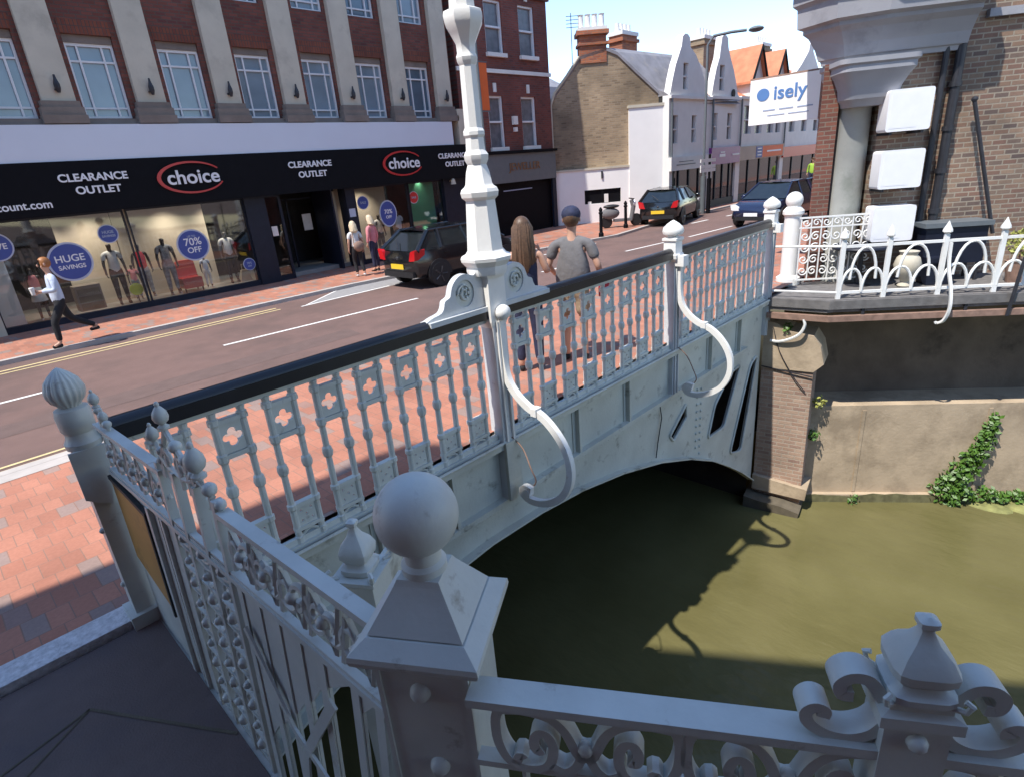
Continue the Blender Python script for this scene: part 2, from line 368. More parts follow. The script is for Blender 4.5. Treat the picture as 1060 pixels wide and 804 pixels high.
def tmtx(F, u, d, z, tilt=0):
    """matrix placing XY text on frame surface facing +d"""
    o = F(u, d, z); ux = (F(u+1, d, z)-o).normalized(); n = (F(u, d+1, z)-o).normalized(); up = n.cross(ux)
    if up.z < 0: ux = -ux; up = n.cross(ux)
    m_ = Matrix(((ux.x, up.x, n.x, o.x), (ux.y, up.y, n.y, o.y), (ux.z, up.z, n.z, o.z), (0, 0, 0, 1)))
    return m_ @ Matrix.Rotation(tilt, 4, 'Z')
def circ(cx, cy, rx, ry=None, n=28, a0=0, a1=2*PI):
    ry = ry or rx; k = n if abs(a1-a0-2*PI) < 1e-6 else n+1
    return [(cx+rx*math.cos(a0+(a1-a0)*i/n), cy+ry*math.sin(a0+(a1-a0)*i/n)) for i in range(k)]

# ================================================================= SETTING
WZ = -4.3
FW = .08         # footway height
# river channel outline (plan): west bank and east wall
nR = Vector((.82, .58, 0)).normalized(); tR = Vector((.58, -.82, 0)).normalized()
def RP(N, s, z): return nR*N+tR*s+Vector((0, 0, z))
west = [(.40, 22), (.40, 4.0), (.45, 1.35), (.50, .95), (.9, .30), (18.5, -29.5)]
east = [(10.75, 22), (10.75, 4.0), (11.0, 3.0)]
for s in (4.2, 20, 40): p = RP(11.1, s, 0); east.append((p.x, p.y))
mb = MB()
for a, b in zip(west[:-1], west[1:]): mb.quad((a[0], a[1], -5.4), (b[0], b[1], -5.4), (b[0], b[1], -.02), (a[0], a[1], -.02))
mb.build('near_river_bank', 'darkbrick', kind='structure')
# ground sheets around the channel (one mesh)
mb = MB()
def gpoly(pts, z=-.03): mb.add([(x, y, z) for x, y in pts], [tuple(range(len(pts)))])
gpoly([(-300, 4.0), (.40, 4.0), (.45, 1.35), (.50, .95), (.9, .30), (18.5, -29.5), (18.5, -300), (-300, -300)])
e = east
gpoly([(300, 4.0), (300, -300), (e[-1][0], -300), e[-1], e[-2], e[-3], e[-4], (10.75, 4.0)])
gpoly([(18.5, -29.5), (18.5, -300), (e[-1][0], -300), e[-1]], -3.5)
gpoly([(-300, 4.0), (300, 4.0), (300, 300), (-300, 300)])
mb.build('ground', 'ground', kind='structure')
mb = MB(); mb.add([(-3, 22, WZ), (14, 22, WZ), (14, 3, WZ), (45, -36, WZ), (12, -36, WZ), (-3, 0, WZ)], [(0, 1, 2, 3, 4, 5)])
mb.build('river_water', 'water', kind='structure')
mb = MB(); mb.add([(-3, 22, -5.4), (14, 22, -5.4), (14, 3, -5.4), (45, -36, -5.4), (12, -36, -5.4), (-3, 0, -5.4)], [(0, 1, 2, 3, 4, 5)])
mb.build('river_bed', 'soil', kind='structure')
# dark vault under the road
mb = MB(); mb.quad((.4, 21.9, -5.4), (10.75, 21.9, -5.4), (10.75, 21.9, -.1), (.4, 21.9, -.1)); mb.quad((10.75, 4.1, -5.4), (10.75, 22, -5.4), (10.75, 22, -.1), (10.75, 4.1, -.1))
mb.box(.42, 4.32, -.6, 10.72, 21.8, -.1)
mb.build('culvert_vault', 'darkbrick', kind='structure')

# road, footways, kerbs
def bend(x): return 0 if x < 12 else -1.2*min(1, (x-12)/6)
road = MB()
xs = [-60, -20, 0, 4, 8, 10, 12, 14, 16, 18, 22, 30, 45, 90]
def yfar(x): return 13.85 if x < 9 else (13.85-(x-9)*.2 if x < 18 else 12.05) if x < 19 else 12.6
def ynear(x): return 7.72 if x < 12 else 7.72-(min(x, 30)-12)*.07
for a, b in zip(xs[:-1], xs[1:]): road.quad((a, ynear(a), 0), (b, ynear(b), 0), (b, yfar(b), 0), (a, yfar(a), 0))
road.build('road', 'asphalt', kind='structure')
fw = MB()
fxs = [-60, .46, 3.8, 7.3, 10.8]+[12, 14, 18, 22, 30, 45, 90]
for a, b in zip(fxs[:-1], fxs[1:]):
    y0 = 4.03 if a < 10.8 else 3.9
    if a < .46: y0 = 4.18
    fw.quad((a, y0, FW), (b, y0, FW), (b, ynear(b)-.14, FW), (a, ynear(a)-.14, FW))
fw.build('near_footway', 'pav', kind='structure')
ff = MB()
for a, b in zip(xs[:-1], xs[1:]): ff.quad((a, yfar(a)+.14, FW), (b, yfar(b)+.14, FW), (b, 20, FW), (a, 20, FW))
ff.build('far_footway', 'pav', kind='structure')
kb = MB()
for a, b in zip(xs[:-1], xs[1:]):
    for y0, y1 in ((ynear(a)-.14, ynear(b)-.14), (yfar(a), yfar(b))):
        vs = [(a, y0, -.02), (b, y1, -.02), (b, y1+.14, -.02), (a, y0+.14, -.02), (a, y0, FW+.006), (b, y1, FW+.006), (b, y1+.14, FW+.006), (a, y0+.14, FW+.006)]
        kb.add(vs, [(0, 3, 2, 1), (4, 5, 6, 7), (0, 1, 5, 4), (1, 2, 6, 5), (2, 3, 7, 6), (3, 0, 4, 7)])
kb.build('kerb', 'kerb', kind='structure')
# pale edging course beside near kerb
mk = MB(); mk.quad((-60, 7.36, FW+.004), (10.8, 7.36, FW+.004), (10.8, 7.58, FW+.004), (-60, 7.58, FW+.004)); mk.build('footway_edging', 'kerb', kind='structure')
# painted lines
mk = MB()
def strip(x0, x1, y0, y1, w_, z=.005): mk.quad((x0, y0, z), (x1, y1, z), (x1, y1+w_, z), (x0, y0+w_, z))
strip(-5.0, .98, 11.03, 11.0, .09); strip(3.6, 7.9, 11.0, 10.72, .09); strip(-12, -8, 11.03, 11.03, .09)
strip(11.5, 13.2, 10.05, 9.9, .09); strip(15.1, 17.6, 9.8, 9.5, .09); strip(18.3, 21.2, 9.4, 9.2, .09); strip(24.5, 26, 10.9, 10.8, .12); strip(22, 23.2, 11.2, 11.1, .12)
strip(6.1, 8.6, 12.83, 12.85, .08); mk.quad((6.1, 12.83, .006), (6.18, 12.83, .006), (7.6, 13.80, .006), (7.5, 13.80, .006)); strip(12.6, 16.5, 12.1, 11.9, .09)
mk.build('road_markings_white', 'linewhite', kind='structure')
mk = MB()
strip(-60, 5.7, 13.30, 13.30, .08); strip(-60, 5.7, 13.08, 13.08, .06); strip(-60, 12, 7.92, 7.92, .055); strip(-60, 12, 8.06, 8.06, .055)
mk.build('road_markings_yellow', 'lineyellow', kind='structure')
mk = MB(); mk.add([(6.1, 12.83, .003), (12.9, 12.83, .003), (11.9, 13.2, .003), (8.9, 13.83, .003), (7.5, 13.83, .003)], [(0, 1, 2, 3, 4)])
mk.build('parking_bay', 'bay', kind='structure')
rp_ = MB()
rp_.add([(-6, 9.2, .0025), (5.4, 9.25, .0025), (5.5, 9.85, .0025), (1.2, 9.8, .0025), (-6, 9.82, .0025)], [(0, 1, 2, 3, 4)]); rp_.add([(6.2, 8.5, .0025), (9.6, 8.45, .0025), (9.65, 9.1, .0025), (6.25, 9.15, .0025)], [(0, 1, 2, 3)])
rp_.build('road_repair_patch', mat('newer_asphalt', (.135, .088, .078), .9, var=.12, vscale=5, bump=.5, bscale=140), kind='structure')
# near platform, with metal tread strip
mb = MB(); mb.box(-14, -12, -.06, .44, 3.93, .045)
mb.add([(.44, 3.93, .045), (.44, -1, .045), (.44, -1, -.06), (.44, 3.93, -.06)], [(0, 1, 2, 3)])
mb.build('platform', 'platform', kind='structure')
mb = MB(); mb.box(-14, 3.955, 0, .43, 4.17, FW+.015); mb.build('tread_strip', 'strip', kind='structure')
mb = MB()
def joint(a, b, w_=.006):
    a = Vector(a); b = Vector(b); d = (b-a).normalized(); n = Vector((-d.y, d.x, 0))*w_
    mb.quad((*(a-n).xy, .049), (*(b-n).xy, .049), (*(b+n).xy, .049), (*(a+n).xy, .049))
joint((-1.2, 3.1, 0), (-.05, 3.42, 0)); joint((-.05, 3.42, 0), (.43, 2.62, 0), .009); joint((-1.5, 2.4, 0), (-.05, 3.42, 0)); joint((.05, 2.0, 0), (.43, 2.1, 0))
mb.build('platform_joints', 'soil', kind='structure')

# ================================================================= IRON BRIDGE GIRDER
FY = frame((0, 4.0, 0), (1, 0, 0), (0, -1, 0))       # d grows towards the river (-Y)
gir = thing('bridge_girder', 'long grey riveted iron girder with arched underside spanning the river below the balustrade', 'bridge', (0.4, 4.0, 0))
arch = [(.42, -1.95), (1.0, -1.62), (1.8, -1.32), (2.6, -1.16), (3.4, -1.10), (4.2, -1.13), (5.0, -1.22), (5.9, -1.40), (6.9, -1.68), (7.85, -2.04), (8.7, -2.45), (9.4, -2.88), (10.0, -3.28), (10.62, -3.75)]
web = [(.42, -.05), (10.70, -.05), (10.70, -3.78)]+arch[::-1]
def rounded(pts, r, k=4):
    out = []; n = len(pts)
    for i in range(n):
        p = Vector(pts[i]).to_2d(); a = Vector(pts[i-1]).to_2d(); b = Vector(pts[(i+1) % n]).to_2d()
        da = (a-p).normalized()*r; db = (b-p).normalized()*r
        for j in range(k+1):
            t = j/k; q = (p+da)*(1-t)**2+p*2*t*(1-t)+(p+db)*t*t; out.append((q.x, q.y))
    return out
h1 = rounded([(7.28, -1.42), (7.78, -1.06), (7.80, -1.30), (7.40, -1.55)], .04)
h2 = rounded([(8.60, -2.0), (9.22, -2.02), (9.78, -1.02), (9.35, -1.06), (8.82, -1.45)], .08)
h3 = rounded([(9.55, -2.70), (10.05, -2.85), (10.55, -1.05), (10.25, -1.15)], .12)
mb = MB(); mb.prism(web, FY, 0, -.03, [h1, h2, h3]); mb.build('web_plate', 'girder', gir)
mb = MB(); fbox(mb, FY, .42, 10.7, -.04, .10, -.10, -.04); mb.tube([(x, 3.9, -.03) for x in (.42, 10.7)], .02, 6); mb.build('top_flange', 'girder', gir)
mb = MB(); fbox(mb, FY, .42, 9.9, -.001, .085, -.76, -.70); fbox(mb, FY, .42, 9.6, .002, .025, -.86, -.76); mb.build('lower_flange', 'girder', gir)
mb = MB()
mb.tube([FY(a, .03, b) for a, b in arch], 1, flat=(.012, .07), up=(0, 0, 1)); mb.build('arch_flange', 'girder', gir)
for h in (h1, h2, h3):
    mb = MB(); c = Vector((sum(p[0] for p in h)/len(h), sum(p[1] for p in h)/len(h)))
    hh = [((p[0]-c.x)*1.01+c.x, (p[1]-c.y)*1.01+c.y) for p in h]
    mb.tube([FY(a, .012, b) for a, b in hh+[hh[0]]], .022, 6, cap=False); mb.build('opening_rim', 'girder', gir, True)
mb = MB()
for k, x in enumerate((1.3, 2.15, 3.0, 5.0, 6.1, 8.5, 9.6)):
    mb = MB(); fbox(mb, FY, x-.02, x+.02, .001, .075, -.70, -.10); fbox(mb, FY, x-.07, x+.07, .0015, .014, -.70, -.10); mb.build('stiffener', 'girder', gir)
mb = MB()
for i in range(53):
    x = .6+i*.168
    if x < 9.5: mb = MB(); mb.sphere(FY(x, .025, -.80), .014, 6, 4); mb.build('rivet', 'girder', gir)
for i, (a, b) in enumerate([(7.62, -.9-.13*k) for k in range(1)]+[(8.16, -.95-.13*k) for k in range(9)]+[(8.30, -.98-.13*k) for k in range(10)]): mb = MB(); mb.sphere(FY(a, .004, b), .026, 6, 4); mb.build('rivet', 'girder', gir)
# thin cable hanging on girder
mb = MB(); pts = [(6.6, -.72), (6.95, -.80), (7.0, -1.0), (6.9, -1.35), (6.85, -1.6)]; mb.tube([FY(a, .03, b) for a, b in pts], .008, 5); mb.build('loose_cable', 'rubber', gir)

# deck edge slab behind girder
# ================================================================= BALUSTRADE
def baluster(mb, x):
    prof = [(.036, 0), (.036, .05), (.027, .06), (.027, .285), (.038, .30), (.038, .335), (.027, .345), (.025, .59), (.037, .605), (.044, .64), (.037, .675), (.025, .69), (.025, .855), (.038, .875), (.038, .925),
            (.027, .935), (.027, 1.14), (.038, 1.15), (.038, 1.19), (.026, 1.20), (.034, 1.24)]
    mb.lathe(prof, 10, Matrix.Translation((x, 4.0, 0)))
def quatrefoil(r, n=40):
    out = []
    for i in range(n):
        a = 2*PI*i/n; out.append((r*(.62+.45*abs(math.cos(2*a))**.8)*math.cos(a), r*(.62+.45*abs(math.cos(2*a))**.8)*math.sin(a)))
    return out
def bay(x0, x1, first, pitch, n, label, lab2=None, m_='iron'):
    t = thing('balustrade_bay', label, 'railing', ((x0+x1)/2, 4.0, 0), 0, 'balustrade bays of the bridge')
    mb = MB(); fbox(mb, FY, x0, x1, -.05, .05, -.035, .0); fbox(mb, FY, x0, x1, -.02, .02, .0, .05)
    mb.build('bottom_rail', m_, t)
    mb = MB(); mb.tube([(x0, 4.0, 1.325), (x1, 4.0, 1.325)], 1, flat=(.045, .065), up=(0, 0, 1)); mb.tube([(x0, 4.0, 1.355), (x1, 4.0, 1.355)], .062, 10); mb.build('handrail', 'blackrail', t, True)
    mb = MB(); fbox(mb, FY, x0, x1, -.02, .02, 1.235, 1.28); mb.build('upper_rail', m_, t)
    hw = .098
    for k in range(n):
        xc_ = first+k*pitch
        for s in (-1, 1): mb = MB(); baluster(mb, xc_+s*hw); mb.build('baluster', m_, t, True, .45)
        mb = MB(); sq = [(xc_-.085, .925), (xc_+.085, .925), (xc_+.085, 1.145), (xc_-.085, 1.145)]
        mb.prism(sq, FY, -.012, .012, [[(xc_+a, 1.035+b) for a, b in quatrefoil(.066)]])
        fbox(mb, FY, xc_-.13, xc_+.13, -.028, .028, .888, .922); fbox(mb, FY, xc_-.13, xc_+.13, -.028, .028, 1.148, 1.178)
        mb.build('quatrefoil_panel', m_, t)
        mb = MB(); sq = [(xc_-.08, .13), (xc_+.08, .13), (xc_+.08, .30), (xc_-.08, .30)]
        holes = []
        for i in range(3):
            for j in range(3):
                if (i+j) % 2 == 0: holes.append([(xc_+(i-1)*.042+.011*math.cos(q*PI/3), .215+(j-1)*.045+.013*math.sin(q*PI/3)) for q in range(6)])
        mb.prism(sq, FY, -.010, .010, holes)
        fbox(mb, FY, xc_-.12, xc_+.12, -.028, .028, .30, .335); fbox(mb, FY, xc_-.12, xc_+.12, -.028, .028, .10, .13)
        mb.tube([FY(xc_-.09+.18*q/6, 0, .03+.05*math.sin(PI*q/6)) for q in range(7)], .012, 6)
        mb.build('lattice_panel', m_, t)
    return t
bay(.52, 3.70, .83, .375, 8, 'first balustrade bay from the gate post to the lamp post, under a black handrail')
bay(3.87, 7.22, 4.16, .392, 8, 'balustrade bay right of the lamp post, in front of the man in the grey shirt')
bay(7.38, 10.66, 7.68, .392, 8, 'farthest balustrade bay, ending at the white ball post by the restaurant deck')

# S-shaped scroll brackets (profile: outward distance, z)
SB = [(.03, 1.30), (.04, 1.12), (.05, .85), (.09, .66), (.19, .52), (.33, .42), (.43, .385), (.55, .33), (.68, .22), (.78, .08), (.83, -.08), (.82, -.26), (.74, -.43), (.60, -.56), (.43, -.64), (.28, -.66), (.19, -.63), (.17, -.57), (.22, -.53), (.30, -.54)]
def smooth(pts, k=4):
    out = []; n = len(pts)
    for i in range(n-1):
        p0 = pts[max(i-1, 0)]; p1 = pts[i]; p2 = pts[i+1]; p3 = pts[min(i+2, n-1)]
        for j in range(k):
            t = j/k
            out.append(tuple(.5*((2*b)+(-a+c)*t+(2*a-5*b+4*c-d)*t*t+(-a+3*b-3*c+d)*t**3) for a, b, c, d in zip(p0, p1, p2, p3)))
    out.append(tuple(pts[-1])); return out
def bracket(x, parent):
    mb = MB(); p = [(x, 4.0-.06-d, z) for d, z in smooth(SB)]
    mb.tube(p, 1, flat=(.029, .036), up=(1, 0, 0))
    mb.box(x-.045, 4-.06-.47, .35, x+.045, 4-.06-.40, .43); mb.lathe([(.05, -.035), (.05, .035)], 12, Matrix.Translation((x, 3.70, -.585)) @ Matrix.Rotation(PI/2, 4, 'Y'))
    mb.build('scroll_bracket', 'white', parent, True, .9)
    mb = MB(); q = [(x+.03, 3.9, 0), (x+.06, 3.78, -.12), (x+.03, 3.66, -.30), (x+.05, 3.62, -.45), (x+.03, 3.70, -.56)]; mb.tube(smooth(q), .008, 5); mb.build('wire_tie', 'deckbrown', parent)
def bridge_post(x, label, m_='white', fin=True, br=True):
    t = thing('bridge_post', label, 'post', (x, 4.0, -.8), 0, 'white posts of the bridge balustrade')
    mb = MB(); mb.box(x-.075, 3.93, -.70, x+.075, 4.08, 1.25); mb.box(x-.05, 3.905, -.7, x-.035, 3.93, 1.2); mb.box(x+.035, 3.905, -.7, x+.05, 3.93, 1.2)
    mb.build('shaft', 'iron_lit', t)
    mb = MB(); mb.lathe([(.09, 1.22), (.15, 1.28), (.155, 1.33), (.13, 1.35), (.125, 1.50), (.15, 1.52), (.15, 1.55), (.07, 1.57)], 4, Matrix.Translation((x, 4.0, 0)), phase=PI/4)
    mb.build('cap', m_, t)
    if fin:
        mb = MB(); mb.lathe([(.06, 1.55), (.06, 1.575), (.13, 1.60), (.145, 1.64), (.13, 1.69), (.075, 1.74), (.03, 1.77), (.001, 1.785)], 20, Matrix.Translation((x, 4.0, 0))); mb.build('finial', m_, t, True)
    mb = MB(); mb.box(x-.07, 3.80, 1.18, x+.07, 3.93, 1.32); mb.build('bracket_head', m_, t)
    if br: bracket(x, t)
    return t
bridge_post(7.30, 'white balustrade post with a squat domed finial, midway between lamp post and deck')
bridge_post(10.76, 'white balustrade post at the far end of the bridge, next to the round ball post', br=False)

# tall end post with fluted onion finial
t = thing('gate_post', 'tall grey iron post with fluted onion finial at the brick footway end of the gate', 'post', (.46, 3.98, 0))
mb = MB(); TX, TY = .41, 4.0
mb.box(TX-.07, TY-.07, -.4, TX+.07, TY+.07, 1.30); mb.box(TX-.11, TY-.11, .0, TX+.11, TY+.11, .14)
mb.build('shaft', 'iron', t)
mb = MB(); mb.lathe([(.09, 1.295), (.095, 1.33), (.078, 1.36), (.076, 1.39), (.088, 1.41), (.092, 1.50), (.084, 1.535), (.05, 1.55)], 24, Matrix.Translation((TX, TY, 0))); mb.build('collar', 'iron', t, True, .5)
mb = MB(); mb.lathe([(.05, 1.54), (.055, 1.56), (.078, 1.585), (.09, 1.62), (.09, 1.65), (.075, 1.70), (.048, 1.735), (.018, 1.765), (.001, 1.775)], 72, Matrix.Translation((TX, TY, 0)), flute=.10, nf=18); mb.build('finial', 'iron', t, True, 1.2)
for zz in (1.18,): 
    mb = MB(); mb.prism([(-.1, 1.30), (-.1, 1.0), (.02, .92), (.1, 1.3)], frame((TX, TY-.072, 0), (1, 0, 0), (0, -1, 0)), 0, .02); mb.build('gusset', 'iron', t)
for zz in (.75, .35): mb = MB(); mb.sphere((TX-.072, TY-.02, zz), .02, 8, 5); mb.build('bolt', 'iron', t)

# lamp post on the bridge
t = thing('lamp_post', 'tall white ornate cast iron lamp post rising from the bridge balustrade between scrolled wings', 'lamp post', (3.78, 4.0, -.7))
LX = 3.78
mb = MB(); mb.box(LX-.09, 3.90, -.70, LX+.09, 4.07, 1.20); mb.build('pedestal', 'iron_lit', t)
mb = MB(); mb.box(LX-.10, 3.86, -.70, LX+.10, 3.90, -.02); mb.build('base_plate', 'girder', t)
mb = MB(); mb.lathe([(.125, 1.18), (.155, 1.25), (.155, 1.66), (.17, 1.70)], 4, Matrix.Translation((LX, 4, 0)), phase=PI/4); mb.build('plinth', 'white', t)
mb = MB()
mb.lathe([(r_*(.95 if z_ < 1.9 else .86), z_) for r_, z_ in [(.20, 1.70), (.215, 1.74), (.215, 1.78), (.26, 1.83), (.265, 1.86), (.22, 1.88), (.205, 1.92), (.17, 2.30), (.165, 2.36), (.205, 2.39), (.215, 2.43), (.20, 2.46), (.165, 2.48), (.15, 2.50),
          (.13, 2.60), (.105, 2.66), (.13, 2.70), (.135, 2.74), (.105, 2.78), (.098, 2.88), (.115, 2.90), (.115, 2.93), (.095, 2.96), (.085, 3.44), (.105, 3.47), (.11, 3.50), (.095, 3.53), (.10, 3.60), (.15, 3.68),
          (.19, 3.74), (.20, 3.80), (.19, 3.83), (.13, 3.85), (.12, 4.05), (.17, 4.12), (.19, 4.2), (.12, 4.24), (.06, 4.3), (.055, 5.4)]], 8, Matrix.Translation((LX, 4, 0)), phase=PI/8)
mb.build('shaft', 'white', t, True, .45)
mb = MB(); mb.lathe([(.10, 5.4), (.26, 5.75), (.28, 5.8)], 6, Matrix.Translation((LX, 4, 0))); mb.build('lantern', 'glass', t)
mb = MB(); mb.lathe([(.30, 5.8), (.12, 6.05), (.03, 6.2), (.03, 6.3)], 6, Matrix.Translation((LX, 4, 0))); mb.build('lantern_roof', 'iron', t)
for s in (-1, 1):
    Fw = frame((LX, 4, 0), (s, 0, 0), (0, -1, 0))
    sil = smooth([(.10, 1.40), (.76, 1.40), (.76, 1.43), (.64, 1.455), (.60, 1.50), (.58, 1.55), (.52, 1.575), (.50, 1.62), (.47, 1.68), (.40, 1.735), (.31, 1.75), (.22, 1.72), (.18, 1.74), (.10, 1.76)], 3)
    mb = MB(); mb.prism(sil, Fw, -.035, .035, [circ(.34, 1.575, .115, .125, 24)]); mb.build('scroll_wing', 'iron_lit', t)
    mb = MB(); mb.prism(circ(.34, 1.575, .118, .128, 24), Fw, -.02, .02); mb.tube([Fw(.34+a, .03, 1.575+b) for a, b in [((.085-.0035*q)*math.cos(q*.5), (.09-.0035*q)*math.sin(q*.5)) for q in range(22)]], .011, 6)
    for q in range(6): a = q*PI/3; mb.sphere(Fw(.34+.045*math.cos(a), .025, 1.575+.045*math.sin(a)), .018, 6, 4)
    mb.build('rosette', 'iron', t)
    mb = MB(); fbox(mb, Fw, .08, .80, -.075, .075, 1.36, 1.405); mb.build('wing_foot', 'iron_lit', t)
mb = MB(); mb.sphere((LX+.02, 3.86, 1.33), .085, 12, 8, (1, .8, .9)); mb.build('bracket_head', 'white', t, True)
mb = MB(); mb.box(LX-.055, 3.875, -.65, LX-.035, 3.9, 1.25); mb.box(LX+.035, 3.875, -.02, LX+.055, 3.9, 1.2); mb.build('rib', 'white', t)
bracket(LX, t)

# round ball post across the end of bridge and white street posts
t = thing('ball_post', 'white round post with an egg shaped ball top, behind the far end of the bridge', 'post', (12.0, 4.05, 0))
mb = MB(); mb.lathe([(.22, 0), (.22, .15), (.15, .2), (.15, 1.32), (.19, 1.36), (.19, 1.42), (.12, 1.5)], 16, Matrix.Translation((12, 4.05, 0))); mb.build('shaft', 'white', t, True, .5)
mb = MB(); mb.sphere((12, 4.05, 1.61), .155, 16, 10); mb.build('ball', 'white', t, True)
# ================================================================= GATE
def GF(u, d, z):   # gate surface; u along (0..2.45 from tall post), d towards the platform, z up
    s = u/2.45
    b = Vector((.455, 3.93, 0)).lerp(Vector((.49, 1.47, 0)), s); tp = Vector((.475, 3.87, 0)).lerp(Vector((.59, 1.41, 0)), s)
    p = b.lerp(tp, z/1.46); n = Vector((-1, -.04, .05)).normalized()
    p = p+n*d; p.z = z
    return p
g = thing('iron_gate', 'long grey cast iron gate with scrollwork frieze and slatted panel beside the dark platform', 'gate', (.5, 3.9, 0))
IR = 'iron'
mb = MB(); fbox(mb, GF, .06, 1.06, -.026, .026, 1.44, 1.465); mb.build('top_rail', IR, g)
mb = MB(); fbox(mb, GF, 1.66, 2.80, -.026, .026, 1.44, 1.465); mb.build('top_rail', IR, g)
mb = MB(); fbox(mb, GF, .06, 2.70, -.022, .022, 1.14, 1.165); fbox(mb, GF, .06, 2.70, -.015, .015, 1.165, 1.18); mb.build('middle_rail', IR, g)
# scrolls in the frieze
def spiral(F, uc, zc_, r0, a0, turns, hand=1, d=0, th=.011, n=26, parent=None, mb=None, flat=None):
    pts = []
    for i in range(n+1):
        q = i/n; a = a0+hand*turns*2*PI*q; r = r0*(1-.78*q); pts.append(F(uc+r*math.cos(a), d, zc_+r*math.sin(a)))
    if flat: mb.tube(pts, 1, flat=flat, up=(F(uc, 1, zc_)-F(uc, 0, zc_)))
    else: mb.tube(pts, th, 6)
def frieze(F, u0, u1, n, z0, z1, th=.012, d=.0):
    out = []
    w_ = (u1-u0)/n; zc_ = (z0+z1)/2; r = (z1-z0)*.40
    for k in range(n):
        uc = u0+(k+.5)*w_; mb = MB(); h = 1 if k % 2 else -1
        spiral(F, uc-w_*.22, zc_, r*.85, PI if h > 0 else 0, 1.2, h, d, th, mb=mb); spiral(F, uc+w_*.22, zc_, r*.8, 0, 1.1, -h, d, th, mb=mb)
        mb.tube([F(uc-w_*.5, d, z0+.01), F(uc-w_*.3, d, z1-.02), F(uc, d, zc_), F(uc+w_*.3, d, z0+.02), F(uc+w_*.5, d, z1-.01)], th, 6)
        mb.sphere(F(uc, d+.01, zc_), .024, 8, 5)
        out.append(mb)
    return out
for mb in frieze(GF, .10, 1.02, 5, 1.19, 1.42): mb.build('frieze_scroll', IR, g, True)
for mb in frieze(GF, 1.68, 2.64, 5, 1.19, 1.42, .014): mb.build('frieze_scroll', IR, g, True)
# plain plate behind (first section) with surround for the sign
mb = MB(); mb.prism([(.03, .02), (.98, -.12), (.98, 1.14), (.03, 1.14)], GF, -.006, .006); mb.build('sheet_panel', IR, g)
mb = MB(); fbox(mb, GF, .66, .70, .006, .03, 0, 1.14); fbox(mb, GF, .86, .885, .006, .025, -.1, 1.14); fbox(mb, GF, .80, .82, .006, .02, -.1, 1.14); mb.build('panel_rib', IR, g)
# ornate upright (u 1.0..1.66) rising above the rail
for uu in (1.03, 1.22, 1.44, 1.63):
    mb = MB(); fbox(mb, GF, uu-.014, uu+.014, -.02, .02, -.30*uu/1.6, 1.50); mb.build('upright_bar', IR, g)
for j in range(11):
    zc_ = -.12+j*.125
    mb = MB()
    for uc, h in ((1.125, 1), (1.33, -1), (1.535, 1)):
        if j % 2: spiral(GF, uc, zc_, .062, 0, 1.4, h, 0, .009, 18, mb=mb); mb.sphere(GF(uc, .012, zc_), .02, 7, 5)
        else:
            mb.tube([GF(uc+.07*math.cos(q*PI/6), 0, zc_+.05*math.sin(q*PI/6)) for q in range(13)], .010, 6); mb.sphere(GF(uc, .006, zc_), .028, 7, 5)
    fbox(mb, GF, 1.03, 1.63, -.014, .014, zc_+.057, zc_+.068)
    mb.build('upright_ornament', IR, g, True)
fin = [(.018, 0), (.045, .012), (.045, .03), (.022, .05), (.05, .075), (.062, .11), (.055, .15), (.03, .19), (.016, .205), (.02, .22), (.012, .24), (.001, .245)]
def gfin(u, z, sc=1, n=16, nm='finial'):
    p = GF(u, 0, z); mb = MB(); mb.lathe([(a*sc, b*sc) for a, b in fin], n, Matrix.Translation(p)); mb.build(nm, IR, g, True, .8)
# big central finial cluster
gfin(1.04, 1.58, .45); gfin(1.22, 1.70, .52); gfin(1.50, 1.55, .68)
for (u, z, r) in ((1.10, 1.57, .02), (1.30, 1.64, .028), (1.38, 1.60, .026), (1.44, 1.55, .024), (1.16, 1.62, .018), (1.08, 1.52, .022), (1.58, 1.53, .030), (1.66, 1.49, .024), (.17, 1.56, .022), (.27, 1.50, .024)):
    mb = MB(); mb.sphere(GF(u, 0, z), r, 10, 7); mb.cyl(GF(u, 0, z), GF(u, 0, 1.44), .012, n=6); mb.build('knob', IR, g, True)
gfin(.16, 1.57, .45); gfin(.24, 1.49, .4)
mb = MB()
for u0, z0, u1, z1 in ((1.03, 1.5, 1.22, 1.70), (1.22, 1.70, 1.60, 1.5), (1.04, 1.60, 1.22, 1.50), (1.22, 1.50, 1.50, 1.56)): mb.tube([GF(u0+(u1-u0)*q/6, 0, z0+(z1-z0)*q/6-.03*math.sin(PI*q/6)) for q in range(7)], .012, 6)
for u in (1.15, 1.30, 1.45): spiral(GF, u, 1.54, .06, 0, 1.3, 1, 0, .01, 18, mb=mb)
mb.build('crest_scroll', IR, g, True)
# slatted section (u 1.68..2.4): plate top with openings below
mb = MB()
bars = [1.70, 1.85, 2.0, 2.15, 2.30, 2.50, 2.62]
op = []
for a, b in zip(bars[:-1], bars[1:]):
    zt = min(.34+(a-1.7)*1.12, 1.04)
    op.append([(a+.024, -.38), (b-.024, -.38), (b-.024, min(zt+.14, 1.12)), (a+.024, zt)])
plate = [(1.66, -.42), (2.64, -.42), (2.64, 1.14), (1.66, 1.14)]
mb.prism(plate, GF, -.006, .006, op[:]); mb.build('slotted_panel', IR, g)
for b in bars[:-1]:
    mb = MB(); fbox(mb, GF, b-.022, b+.022, .007, .013, -.36, 1.13); mb.build('slat', IR, g)
mb = MB()
mb.tube([GF(1.72, .028, .95), GF(2.02, .028, .62), GF(2.30, .028, .52)], 1, flat=(.005, .022), up=(-1, 0, 0)); mb.tube([GF(2.38, .028, 1.0), GF(2.1, .028, .55), GF(2.02, .028, .1), GF(1.9, .028, -.2)], 1, flat=(.005, .022), up=(-1, 0, 0))
mb.build('curved_brace', IR, g)
